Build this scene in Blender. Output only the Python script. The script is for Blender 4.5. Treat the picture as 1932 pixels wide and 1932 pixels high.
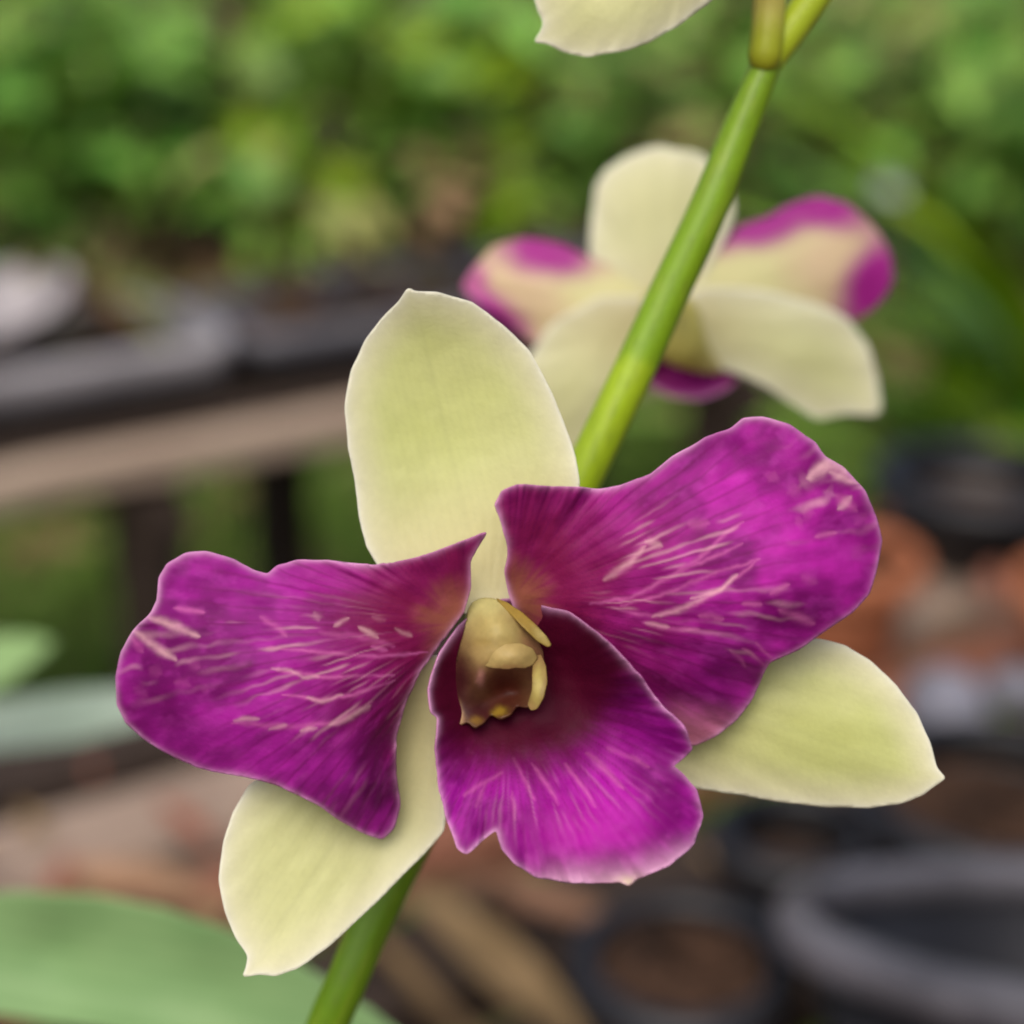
import bpy, bmesh, math, random
import numpy as np
from mathutils import Vector, Matrix, Euler
from mathutils.geometry import delaunay_2d_cdt

# ------------------------------------------------------------------ camera, sky, sun, exposure
SC = bpy.context.scene
COL = SC.collection
for o in list(bpy.data.objects):
    bpy.data.objects.remove(o)
R = math.radians
PITCH = R(22.0)                      # looking down
CAMZ = 0.75
TH = 0.275                           # tan of half the field of view
FOCUS = 0.160                        # metres to the flower
cam_data = bpy.data.cameras.new('camera')
cam = bpy.data.objects.new('camera', cam_data)
COL.objects.link(cam)
cam.location = (0, 0, CAMZ)
cam.rotation_euler = (math.pi / 2 - PITCH, 0, 0)
cam_data.sensor_width = 36
cam_data.lens = 18 / TH
cam_data.clip_start = 0.005
cam_data.clip_end = 500
cam_data.dof.use_dof = True
cam_data.dof.focus_distance = FOCUS - 0.0012
cam_data.dof.aperture_fstop = 13.4
SC.camera = cam

SUN_EL, SUN_AZ = R(56), R(198)       # azimuth clockwise from +Y: behind the camera, a little to its left
world = bpy.data.worlds.new('World')
SC.world = world
world.use_nodes = True
wn = world.node_tree
sky = wn.nodes.new('ShaderNodeTexSky')
sky.sky_type = 'NISHITA'
sky.sun_disc = False
sky.sun_elevation = SUN_EL
sky.sun_rotation = SUN_AZ
sky.air_density = 0.7
sky.dust_density = 5.0
sky.ozone_density = 0.6
bg = wn.nodes['Background']
bg.inputs['Strength'].default_value = 0.11
wn.links.new(sky.outputs[0], bg.inputs['Color'])
sun_data = bpy.data.lights.new('sun', 'SUN')
sun_data.energy = 1.5
sun_data.angle = R(60)
sun_data.color = (1.0, 0.965, 0.92)
sun = bpy.data.objects.new('sun', sun_data)
COL.objects.link(sun)
sdir = Vector((math.sin(SUN_AZ) * math.cos(SUN_EL), math.cos(SUN_AZ) * math.cos(SUN_EL), math.sin(SUN_EL)))
sun.location = sdir * 20
sun.rotation_euler = (-sdir).to_track_quat('-Z', 'Y').to_euler()
SC.view_settings.view_transform = 'Standard'
SC.view_settings.look = 'None'
SC.view_settings.gamma = 1.0
SC.view_settings.exposure = 0.53
SC.view_settings.use_curve_mapping = False
SC.cycles.use_denoising = True
SC.cycles.max_bounces = 8
SC.cycles.filter_width = 2.0

# ------------------------------------------------------------------ helpers
K = 2 * TH * FOCUS / 1932            # metres per picture unit at the flower
RIGHT = np.array([1.0, 0, 0])
UP = np.array([0, math.sin(PITCH), math.cos(PITCH)])
FWD = np.array([0, math.cos(PITCH), -math.sin(PITCH)])
CAM = np.array([0, 0, CAMZ])

def at(px, py, d):
    """point seen at (px, py) of a 1932 square picture, d metres along the axis (arrays work too)"""
    px, py, d = np.asarray(px, float), np.asarray(py, float), np.asarray(d, float)
    u = (px - 966) / 966 * TH
    v = -(py - 966) / 966 * TH
    return CAM + (u[..., None] * RIGHT + v[..., None] * UP + FWD) * d[..., None]

def at_z(px, py, z):
    """point on the horizontal plane z"""
    u = (px - 966) / 966 * TH
    v = -(py - 966) / 966 * TH
    dv = u * RIGHT + v * UP + FWD
    return Vector(CAM + dv * ((z - CAMZ) / dv[2]))

def lin(c):
    c = np.asarray(c, float) / 255.0
    return np.where(c <= 0.04045, c / 12.92, ((c + 0.055) / 1.055) ** 2.4)

def L4(r, g, b):
    return tuple(lin((r, g, b))) + (1.0,)

def _hash(ix, iy, seed):
    h = (ix.astype(np.int64) * 374761393 + iy.astype(np.int64) * 668265263 + seed * 1442695041) & 0xFFFFFFFF
    h = ((h ^ (h >> 13)) * 1274126177) & 0xFFFFFFFF
    h = h ^ (h >> 16)
    return (h & 0xFFFF) / 65535.0

def vnoise(x, y, seed=0):
    x, y = np.asarray(x, float), np.asarray(y, float)
    ix, iy = np.floor(x), np.floor(y)
    fx, fy = x - ix, y - iy
    fx = fx * fx * (3 - 2 * fx); fy = fy * fy * (3 - 2 * fy)
    a = _hash(ix, iy, seed); b = _hash(ix + 1, iy, seed); c = _hash(ix, iy + 1, seed); d = _hash(ix + 1, iy + 1, seed)
    return (a * (1 - fx) + b * fx) * (1 - fy) + (c * (1 - fx) + d * fx) * fy

def fnoise(x, y, seed=0):
    return 0.55 * vnoise(x, y, seed) + 0.3 * vnoise(x * 2.1, y * 2.1, seed + 5) + 0.15 * vnoise(x * 4.3, y * 4.3, seed + 9)

def sstep(a, b, x):
    t = np.clip((x - a) / (b - a), 0, 1)
    return t * t * (3 - 2 * t)

def tps(ctrl):
    c = np.array(ctrl, float)
    P = c[:, :2] / 500.0
    n = len(P)
    r = np.linalg.norm(P[:, None] - P[None], axis=2)
    phi = np.where(r > 0, r * r * np.log(np.maximum(r, 1e-9)), 0) + np.eye(n) * 0.004
    A = np.zeros((n + 3, n + 3))
    A[:n, :n] = phi; A[:n, n] = 1; A[:n, n + 1:] = P
    A[n, :n] = 1; A[n + 1:, :n] = P.T
    w = np.linalg.solve(A, np.concatenate([c[:, 2], np.zeros(3)]))
    def f(x, y):
        Q = np.stack([x, y], 1) / 500.0
        r = np.linalg.norm(Q[:, None] - P[None], axis=2)
        ph = np.where(r > 0, r * r * np.log(np.maximum(r, 1e-9)), 0)
        return ph @ w[:n] + w[n] + Q @ w[n + 1:]
    return f

def resample_closed(pts, step, sigma):
    p = np.array(pts, float)
    q = np.vstack([p, p[:1]])
    seg = np.linalg.norm(np.diff(q, axis=0), axis=1)
    s = np.concatenate([[0], np.cumsum(seg)])
    def samp(n, q, s):
        t = np.linspace(0, s[-1], n, endpoint=False)
        return np.stack([np.interp(t, s, q[:, 0]), np.interp(t, s, q[:, 1])], 1)
    fine = samp(int(s[-1] / 2.0), q, s)
    k = int(sigma * 3 / 2) + 1
    g = np.exp(-0.5 * (np.arange(-k, k + 1) * 2.0 / sigma) ** 2); g /= g.sum()
    out = np.zeros_like(fine)
    for i, wgt in zip(range(-k, k + 1), g):
        out += wgt * np.roll(fine, i, axis=0)
    q = np.vstack([out, out[:1]])
    s = np.concatenate([[0], np.cumsum(np.linalg.norm(np.diff(q, axis=0), axis=1))])
    return samp(max(24, int(s[-1] / step)), q, s)

def seg_dist(x, y, line):
    """distance of points to a polyline"""
    best = np.full(len(x), 1e9)
    for (ax, ay), (bx, by) in zip(line[:-1], line[1:]):
        dx, dy = bx - ax, by - ay
        l2 = dx * dx + dy * dy + 1e-9
        t = np.clip(((x - ax) * dx + (y - ay) * dy) / l2, 0, 1)
        best = np.minimum(best, np.hypot(x - ax - t * dx, y - ay - t * dy))
    return best

def inside(poly, x, y):
    res = np.zeros(len(x), bool)
    xj, yj = poly[-1]
    for xi, yi in poly:
        c = ((yi > y) != (yj > y)) & (x < (xj - xi) * (y - yi) / (yj - yi + 1e-12) + xi)
        res ^= c
        xj, yj = xi, yi
    return res

# --- object bookkeeping
def wloc(o):
    v = Vector(o.location)
    while o.parent:
        o = o.parent; v = v + o.location
    return v

def link(o, parent=None, wl=None):
    COL.objects.link(o)
    if parent is not None:
        o.parent = parent
    if wl is not None:
        o.location = Vector(wl) - (wloc(parent) if parent is not None else Vector())
    return o

def tag(o, label, cat, group=None, kind=None):
    o['label'] = label; o['category'] = cat
    if group: o['group'] = group
    if kind: o['kind'] = kind
    return o

def empty(name, wl, parent=None):
    o = bpy.data.objects.new(name, None)
    o.empty_display_size = 0.01
    return link(o, parent, wl)

def mesh_obj(name, verts, faces, mats, parent=None, origin=None, smooth=True, matidx=None):
    verts = np.asarray(verts, float)
    org = np.asarray(origin if origin is not None else verts.mean(0), float)
    me = bpy.data.meshes.new(name)
    me.from_pydata((verts - org).tolist(), [], faces)
    if smooth:
        me.polygons.foreach_set('use_smooth', [True] * len(me.polygons))
    for m in (mats if isinstance(mats, (list, tuple)) else [mats]):
        me.materials.append(m)
    if matidx is not None:
        me.polygons.foreach_set('material_index', matidx)
    me.update()
    o = bpy.data.objects.new(name, me)
    return link(o, parent, Vector(org))

# --- materials
def new_mat(name):
    m = bpy.data.materials.new(name); m.use_nodes = True
    nt = m.node_tree
    return m, nt, nt.nodes['Principled BSDF'], nt.nodes['Material Output']

def noise_mat(name, c1, c2, scale=20.0, rough=0.6, spec=0.3, c3=None, stretch=(1, 1, 1), bump=0.2, bscale=None, rand=0.0, transl=0.0, coords='Object', bdist=0.002):
    m, nt, p, out = new_mat(name)
    N, Lk = nt.nodes, nt.links
    tc = N.new('ShaderNodeTexCoord'); mp = N.new('ShaderNodeMapping')
    mp.inputs['Scale'].default_value = stretch
    Lk.new(tc.outputs[coords], mp.inputs['Vector'])
    vec = mp.outputs[0]
    oi = N.new('ShaderNodeObjectInfo')
    nz = N.new('ShaderNodeTexNoise'); nz.noise_dimensions = '4D'
    nz.inputs['Scale'].default_value = scale; nz.inputs['Detail'].default_value = 5; nz.inputs['Roughness'].default_value = 0.6
    Lk.new(vec, nz.inputs['Vector'])
    mu = N.new('ShaderNodeMath'); mu.operation = 'MULTIPLY'; mu.inputs[1].default_value = 37.0
    Lk.new(oi.outputs['Random'], mu.inputs[0]); Lk.new(mu.outputs[0], nz.inputs['W'])
    cr = N.new('ShaderNodeValToRGB')
    cr.color_ramp.elements[0].position = 0.32; cr.color_ramp.elements[0].color = c1
    cr.color_ramp.elements[1].position = 0.68; cr.color_ramp.elements[1].color = c2
    if c3:
        e = cr.color_ramp.elements.new(0.8); e.color = c3
    Lk.new(nz.outputs['Fac'], cr.inputs[0])
    col = cr.outputs[0]
    if rand > 0:
        hs = N.new('ShaderNodeHueSaturation')
        mr = N.new('ShaderNodeMapRange'); mr.inputs['To Min'].default_value = 1 - rand; mr.inputs['To Max'].default_value = 1 + rand
        Lk.new(oi.outputs['Random'], mr.inputs['Value']); Lk.new(mr.outputs[0], hs.inputs['Value'])
        m2 = N.new('ShaderNodeMath'); m2.operation = 'MULTIPLY'; m2.inputs[1].default_value = 7.31
        m3 = N.new('ShaderNodeMath'); m3.operation = 'FRACT'
        Lk.new(oi.outputs['Random'], m2.inputs[0]); Lk.new(m2.outputs[0], m3.inputs[0])
        mr2 = N.new('ShaderNodeMapRange'); mr2.inputs['To Min'].default_value = 0.5 - rand * 0.07; mr2.inputs['To Max'].default_value = 0.5 + rand * 0.07
        Lk.new(m3.outputs[0], mr2.inputs['Value']); Lk.new(mr2.outputs[0], hs.inputs['Hue'])
        Lk.new(col, hs.inputs['Color']); col = hs.outputs[0]
    Lk.new(col, p.inputs['Base Color'])
    p.inputs['Roughness'].default_value = rough
    p.inputs['Specular IOR Level'].default_value = spec
    if bump > 0:
        bz = N.new('ShaderNodeTexNoise'); bz.inputs['Scale'].default_value = bscale or scale * 4; bz.inputs['Detail'].default_value = 4
        Lk.new(vec, bz.inputs['Vector'])
        bp = N.new('ShaderNodeBump'); bp.inputs['Strength'].default_value = bump; bp.inputs['Distance'].default_value = bdist
        Lk.new(bz.outputs['Fac'], bp.inputs['Height']); Lk.new(bp.outputs[0], p.inputs['Normal'])
    if transl > 0:
        tr = N.new('ShaderNodeBsdfTranslucent'); Lk.new(col, tr.inputs['Color'])
        mx = N.new('ShaderNodeMixShader'); mx.inputs[0].default_value = transl
        Lk.new(p.outputs[0], mx.inputs[1]); Lk.new(tr.outputs[0], mx.inputs[2]); Lk.new(mx.outputs[0], out.inputs['Surface'])
    return m

def pigment_mat(name, attr, rough=0.5, spec=0.25, transl=0.25, bump=0.25, bscale=2600.0, sheen=0.0, grain=0.10):
    """petal tissue: pigment stored on the petal, fine cell grain, light coming through it"""
    m, nt, p, out = new_mat(name)
    N, Lk = nt.nodes, nt.links
    at_ = N.new('ShaderNodeAttribute'); at_.attribute_name = attr
    tc = N.new('ShaderNodeTexCoord')
    nz = N.new('ShaderNodeTexNoise'); nz.inputs['Scale'].default_value = 1500; nz.inputs['Detail'].default_value = 3
    Lk.new(tc.outputs['Object'], nz.inputs['Vector'])
    mr = N.new('ShaderNodeMapRange'); mr.inputs['To Min'].default_value = 1 - grain; mr.inputs['To Max'].default_value = 1 + grain
    Lk.new(nz.outputs['Fac'], mr.inputs['Value'])
    hs = N.new('ShaderNodeHueSaturation'); Lk.new(at_.outputs['Color'], hs.inputs['Color']); Lk.new(mr.outputs[0], hs.inputs['Value'])
    Lk.new(hs.outputs[0], p.inputs['Base Color'])
    p.inputs['Roughness'].default_value = rough
    p.inputs['Specular IOR Level'].default_value = spec
    p.inputs['Sheen Weight'].default_value = sheen
    p.inputs['Sheen Roughness'].default_value = 0.4
    bz = N.new('ShaderNodeTexNoise'); bz.inputs['Scale'].default_value = bscale; bz.inputs['Detail'].default_value = 2
    Lk.new(tc.outputs['Object'], bz.inputs['Vector'])
    bp = N.new('ShaderNodeBump'); bp.inputs['Strength'].default_value = bump; bp.inputs['Distance'].default_value = 0.00015
    Lk.new(bz.outputs['Fac'], bp.inputs['Height']); Lk.new(bp.outputs[0], p.inputs['Normal'])
    tr = N.new('ShaderNodeBsdfTranslucent'); Lk.new(hs.outputs[0], tr.inputs['Color'])
    mx = N.new('ShaderNodeMixShader'); mx.inputs[0].default_value = transl
    Lk.new(p.outputs[0], mx.inputs[1]); Lk.new(tr.outputs[0], mx.inputs[2]); Lk.new(mx.outputs[0], out.inputs['Surface'])
    return m

M_PETAL = pigment_mat('petal_purple', 'pigment', rough=0.55, spec=0.13, transl=0.2, sheen=0.0)
M_CREAM = pigment_mat('petal_cream', 'pigment', rough=0.45, spec=0.3, transl=0.34, grain=0.05)
M_STEMP = pigment_mat('stem_skin', 'pigment', rough=0.4, spec=0.4, transl=0.0, grain=0.08)
M_LEAFP = pigment_mat('orchid_leaf', 'pigment', rough=0.6, spec=0.25, transl=0.15, grain=0.08, bscale=600)

# ------------------------------------------------------------------ petal builder
def petal(name, parent, outline, ctrl, paint, mat, d0=FOCUS, step=5.0, sigma=7.0, thick=8.0, ripple=None, origin_px=None, wob=1.5, seed=0, back=None):
    """A petal or leaf: its outline, its relief (control points x, y, height towards the viewer), its pigment; a closed body of real thickness"""
    ol = resample_closed(outline, step, sigma)
    if wob:
        s = np.arange(len(ol)) * step
        nrm = np.stack([np.gradient(ol[:, 1]), -np.gradient(ol[:, 0])], 1)
        nrm /= np.linalg.norm(nrm, axis=1)[:, None] + 1e-9
        ol = ol + nrm * ((fnoise(s / 38.0, s * 0 + 3, seed + 11) - 0.5) * 2 * wob)[:, None]
    x0, y0 = ol.min(0); x1, y1 = ol.max(0)
    gx, gy = np.meshgrid(np.arange(x0, x1, step), np.arange(y0, y1, step * 0.866))
    gx = gx + (np.arange(gx.shape[0]) % 2)[:, None] * step * 0.5
    gx, gy = gx.ravel(), gy.ravel()
    k = inside(ol, gx, gy); gx, gy = gx[k], gy[k]
    loop = np.vstack([ol, ol[:1]])
    k = seg_dist(gx, gy, loop) > step * 0.55; gx, gy = gx[k], gy[k]
    n = len(ol)
    pts = [Vector((a, b)) for a, b in ol] + [Vector((a, b)) for a, b in zip(gx, gy)]
    res = delaunay_2d_cdt(pts, [(i, (i + 1) % n) for i in range(n)], [], 1, 1e-4)
    V = np.array([(v.x, v.y) for v in res[0]])
    F = np.array([list(f) for f in res[2]])
    x, y = V[:, 0], V[:, 1]
    ed = seg_dist(x, y, loop)
    h = tps(ctrl)(x, y)
    if ripple is not None:
        h = h + ripple(x, y, ed)
    W = at(x, y, d0 - h * K)
    # make the faces look at the viewer
    a, b, c = V[F[:, 0]], V[F[:, 1]], V[F[:, 2]]
    cr = (b[:, 0] - a[:, 0]) * (c[:, 1] - a[:, 1]) - (b[:, 1] - a[:, 1]) * (c[:, 0] - a[:, 0])
    flip = cr > 0
    F[flip] = F[flip][:, ::-1]
    # vertex normals, back skin
    fn = np.cross(W[F[:, 1]] - W[F[:, 0]], W[F[:, 2]] - W[F[:, 0]])
    vn = np.zeros_like(W)
    for i in range(3):
        np.add.at(vn, F[:, i], fn)
    vn /= np.linalg.norm(vn, axis=1)[:, None] + 1e-12
    t = thick * K * (d0 / FOCUS) * (0.25 + 0.75 * sstep(0, 30, ed))
    B = W - vn * t[:, None]
    nv = len(W)
    # boundary edges
    E = np.concatenate([F[:, [0, 1]], F[:, [1, 2]], F[:, [2, 0]]])
    key = {}
    for i, j in E.tolist():
        key[(i, j)] = 1
    rim = [(i, j) for (i, j) in key if (j, i) not in key]
    faces = F.tolist() + (F[:, ::-1] + nv).tolist() + [[j, i, i + nv, j + nv] for i, j in rim]
    rgb = paint(x, y, ed)
    rgb2 = rgb if back is None else back(x, y, ed)
    o = None
    org = at(*(origin_px if origin_px else (x.mean(), y.mean())), d0)
    o = mesh_obj(name, np.vstack([W, B]), faces, mat, parent, org)
    ca = o.data.color_attributes.new('pigment', 'FLOAT_COLOR', 'POINT')
    allc = np.ones((2 * nv, 4)); allc[:nv, :3] = rgb; allc[nv:, :3] = rgb2
    ca.data.foreach_set('color', allc.ravel())
    return o

def tube(name, parent, path, mat, paint, d0=FOCUS, seg=20, sub=10, cap=True, squash=None, rnoise=0.0, absolute=False):
    """swept round body; path rows: x, y, height (or depth in metres), radius in picture units"""
    P = np.array(path, float)
    n = len(P)
    t = np.linspace(0, n - 1, (n - 1) * sub + 1)
    def cr(c):
        c = np.concatenate([[2 * c[0] - c[1]], c, [2 * c[-1] - c[-2]]])
        i = np.minimum(t.astype(int), n - 2); f = t - i
        p0, p1, p2, p3 = c[i], c[i + 1], c[i + 2], c[i + 3]
        return 0.5 * (2 * p1 + (p2 - p0) * f + (2 * p0 - 5 * p1 + 4 * p2 - p3) * f ** 2 + (3 * p1 - p0 - 3 * p2 + p3) * f ** 3)
    X, Y, H, RR = (cr(P[:, i]) for i in range(4))
    d = H if absolute else d0 - H * K
    C = at(X, Y, d)
    rad = np.maximum(RR, 0.2) * 2 * TH * d / 1932
    T = np.gradient(C, axis=0); T /= np.linalg.norm(T, axis=1)[:, None]
    ref = -FWD
    A = np.cross(T, ref); A /= np.linalg.norm(A, axis=1)[:, None] + 1e-9
    Bv = np.cross(A, T)
    ang = np.linspace(0, 2 * math.pi, seg, endpoint=False)
    sq = 1.0 if squash is None else squash
    V = []
    for i in range(len(C)):
        rr = rad[i] * (1 + rnoise * (vnoise(ang * 2.0 + 3, ang * 0 + i * 0.13, 3) - 0.5))
        V.append(C[i] + np.cos(ang)[:, None] * A[i] * rr[:, None] if np.ndim(rr) else C[i])
        V[-1] = C[i] + (np.cos(ang) * rr)[:, None] * A[i] + (np.sin(ang) * rr * sq)[:, None] * Bv[i]
    V = np.vstack(V)
    F = []
    m = len(C)
    for i in range(m - 1):
        for j in range(seg):
            k = (j + 1) % seg
            F.append((i * seg + j, i * seg + k, (i + 1) * seg + k, (i + 1) * seg + j))
    if cap:
        V = np.vstack([V, C[:1], C[-1:]])
        for j in range(seg):
            k = (j + 1) % seg
            F.append((m * seg, k, j)); F.append((m * seg + 1, (m - 1) * seg + j, (m - 1) * seg + k))
    o = mesh_obj(name, V, F, mat, parent, C[0])
    u = np.repeat(t / (n - 1), seg); v = np.tile(ang, m)
    if cap:
        u = np.concatenate([u, [0, 1]]); v = np.concatenate([v, [0, 0]])
    px = np.repeat(X, seg); py = np.repeat(Y, seg)
    if cap:
        px = np.concatenate([px, [X[0], X[-1]]]); py = np.concatenate([py, [Y[0], Y[-1]]])
    rgb = paint(px, py, u, v)
    ca = o.data.color_attributes.new('pigment', 'FLOAT_COLOR', 'POINT')
    allc = np.ones((len(V), 4)); allc[:, :3] = rgb
    ca.data.foreach_set('color', allc.ravel())
    return o

def mix(a, b, f):
    f = np.asarray(f)[:, None]
    return a * (1 - f) + b * f

def flat(c, n):
    return np.repeat(lin(c)[None], n, 0)

def strokes_mask(x, y, strokes, seed=1):
    """broken, tapering pigment streaks along the given lines"""
    m = np.zeros(len(x))
    wx = x + 7 * (fnoise(x / 20, y / 20, seed + 31) - 0.5)
    wy = y + 7 * (fnoise(x / 20 + 40, y / 20, seed + 32) - 0.5)
    for pts, w, a in strokes:
        k = (x > min(p[0] for p in pts) - 3 * w - 8) & (x < max(p[0] for p in pts) + 3 * w + 8) & (y > min(p[1] for p in pts) - 3 * w - 8) & (y < max(p[1] for p in pts) + 3 * w + 8)
        if not k.any():
            continue
        pp = pts if len(pts) > 1 else [pts[0], (pts[0][0] + 0.1, pts[0][1])]
        d = seg_dist(wx[k], wy[k], pp)
        L = math.hypot(pp[-1][0] - pp[0][0], pp[-1][1] - pp[0][1]) + 1e-6
        t = ((wx[k] - pp[0][0]) * (pp[-1][0] - pp[0][0]) + (wy[k] - pp[0][1]) * (pp[-1][1] - pp[0][1])) / L / L
        if L < 30:
            a, w = a * 0.35, w * 1.6
        tap = 0.35 + 0.75 * np.sqrt(np.clip(1 - (2 * t - 1) ** 2, 0, 1))
        br = 0.5 + 0.75 * fnoise(x[k] / 22.0, y[k] / 12.0, seed)
        m[k] = np.maximum(m[k], a * np.exp(-(d / (w * 0.46 * tap)) ** 2) * np.clip(br, 0, 1.1))
    return np.clip(m, 0, 1)
# ------------------------------------------------------------------ PART 2 below
# ------------------------------------------------------------------ the setting: ground, grass
YAW = R(31.3)
EV = Vector((math.cos(YAW), math.sin(YAW), 0))       # along both benches
NV = Vector((-math.sin(YAW), math.cos(YAW), 0))      # across them, away from the camera
BZ = 0.34                                            # bench top height
RAIL0 = Vector((-0.318, 1.081, 0))                   # front edge of the far bench
NEAR0 = Vector((-0.206, 0.642, 0))                   # a board of the near bench
rnd = random.Random(11)

M_SOIL = noise_mat('soil_litter', L4(58, 46, 36), L4(118, 100, 78), scale=9, rough=0.9, spec=0.1, c3=L4(96, 98, 58), bump=0.6, bscale=40, bdist=0.02)
M_GRASS = noise_mat('grass_blades', L4(80, 112, 38), L4(112, 140, 58), scale=6, rough=0.6, spec=0.2, transl=0.3, bump=0)
M_WOOD = noise_mat('weathered_board', L4(128, 108, 94), L4(166, 148, 130), scale=14, rough=0.8, spec=0.15, stretch=(1, 14, 14), bump=0.5, bscale=30, rand=0.10, c3=L4(152, 120, 100))
M_WOODR = noise_mat('reddish_board', L4(104, 62, 48), L4(150, 100, 82), scale=14, rough=0.85, spec=0.15, stretch=(1, 14, 14), bump=0.5, bscale=30, rand=0.12)
M_WOODD = noise_mat('dark_brown_wood', L4(40, 32, 27), L4(66, 54, 46), scale=16, rough=0.8, spec=0.2, stretch=(14, 14, 1), bump=0.5, bscale=30)  # dark brown wood for legs, crossbars and the darker boards
M_POT = noise_mat('black_pot_plastic', L4(18, 18, 20), L4(36, 35, 38), scale=18, rough=0.42, spec=0.4, bump=0.15, bscale=60, rand=0.1)
M_POTG = noise_mat('grey_pot_plastic', L4(128, 126, 128), L4(170, 166, 168), scale=20, rough=0.5, spec=0.4, bump=0.2, bscale=60)  # light grey plastic, slightly uneven in tone
M_RIMG = noise_mat('grey_sheen_pot_rim', L4(58, 57, 62), L4(112, 110, 116), scale=26, rough=0.42, spec=0.5, bump=0.15, bscale=80)  # grey base paints in the sky's sheen on black plastic
M_RIMD = noise_mat('dark_grey_plastic', L4(74, 73, 78), L4(108, 107, 112), scale=20, rough=0.5, spec=0.4, bump=0.2, bscale=60)  # darker grey plastic, slightly uneven in tone
M_PALE = noise_mat('pale_pot_plastic', L4(150, 144, 146), L4(178, 172, 172), scale=18, rough=0.45, spec=0.4, bump=0.1)
M_TERRA = noise_mat('terracotta', L4(146, 84, 54), L4(166, 106, 74), scale=26, rough=0.75, spec=0.2, bump=0.3, bscale=90, c3=L4(160, 90, 60))
M_MIX = noise_mat('potting_mix', L4(34, 26, 22), L4(84, 62, 48), scale=60, rough=0.95, spec=0.1, bump=0.9, bscale=140, bdist=0.01)
M_LEAF = noise_mat('shrub_leaf', L4(116, 168, 50), L4(168, 210, 108), scale=18, rough=0.32, spec=0.55, rand=0.34, transl=0.42, bump=0.2, bscale=80)
M_LEAFY = noise_mat('yellow_green_leaf', L4(120, 156, 16), L4(152, 182, 44), scale=18, rough=0.4, spec=0.45, rand=0.2, transl=0.3, bump=0.2, bscale=80)
M_LEAFO = noise_mat('olive_leaf', L4(112, 122, 56), L4(150, 152, 92), scale=18, rough=0.55, spec=0.3, rand=0.3, transl=0.2, bump=0.2, bscale=80)
M_DRY = noise_mat('dry_brown_leaf', L4(104, 82, 58), L4(158, 126, 96), scale=20, rough=0.8, spec=0.15, rand=0.25, transl=0.15, bump=0.3)
M_TWIG = noise_mat('twig_bark', L4(70, 56, 40), L4(112, 92, 64), scale=30, rough=0.85, spec=0.1, stretch=(1, 1, 0.2))
M_TAG = noise_mat('white_plant_tag', L4(150, 166, 158), L4(170, 184, 176), scale=20, rough=0.4, spec=0.4, bump=0)

def grid_sheet(name, size, n, mat, z=0.0, amp=0.02):
    xs = np.linspace(-1, 1, n); xs = np.sign(xs) * np.abs(xs) ** 3 * size
    X, Y = np.meshgrid(xs, xs)
    Z = z + amp * (fnoise(X * 4 + 7, Y * 4 + 3, 2) - 0.5) * (np.hypot(X, Y) < 30)
    V = np.stack([X.ravel(), Y.ravel() + 2.0, Z.ravel()], 1)
    F = [(j * n + i, j * n + i + 1, (j + 1) * n + i + 1, (j + 1) * n + i) for j in range(n - 1) for i in range(n - 1)]
    return mesh_obj(name, V, F, mat, None, (0, 0, 0))
ground = grid_sheet('ground', 250, 121, M_SOIL)
ground['kind'] = 'structure'

def grass_field():
    rng = np.random.default_rng(4)
    n = 42000
    e = rng.uniform(-1.3, 1.9, n); w = rng.uniform(-0.75, 0.95, n)
    base = np.array(RAIL0)[None] + e[:, None] * np.array(EV) + w[:, None] * np.array(NV)
    keep = (vnoise(base[:, 0] * 5, base[:, 1] * 5, 8) > 0.16) & (base[:, 1] > 0.6)
    keep &= ~((w > 0.72) & (rng.random(n) < (w - 0.72) * 4.5))
    base = base[keep]; n = len(base)
    L = rng.uniform(0.03, 0.085, n); a = rng.uniform(0, 2 * math.pi, n); lean = rng.uniform(0.1, 0.9, n); wd = rng.uniform(0.002, 0.0045, n)
    dirx, diry = np.cos(a), np.sin(a)
    side = np.stack([-diry, dirx, 0 * a], 1) * wd[:, None]
    dv = np.stack([dirx * lean, diry * lean, np.sqrt(np.maximum(1 - lean ** 2, 0.05))], 1)
    mid = base + dv * (L * 0.55)[:, None]
    tip = base + np.stack([dirx * lean * 1.35, diry * lean * 1.35, np.sqrt(np.maximum(1 - lean ** 2, 0.05)) * 0.85], 1) * L[:, None]
    V = np.stack([base - side, base + side, mid - side * 0.8, mid + side * 0.8, tip], 1).reshape(-1, 3)
    V[:, 2] -= 0.004
    i0 = np.arange(n) * 5
    F = np.concatenate([np.stack([i0, i0 + 1, i0 + 3], 1), np.stack([i0, i0 + 3, i0 + 2], 1), np.stack([i0 + 2, i0 + 3, i0 + 4], 1)])
    return mesh_obj('grass', V, F.tolist(), M_GRASS, None, (0, 1.5, 0))
gr = grass_field()
tag(gr, 'short green grass between and under the benches', 'grass', kind='stuff')

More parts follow.
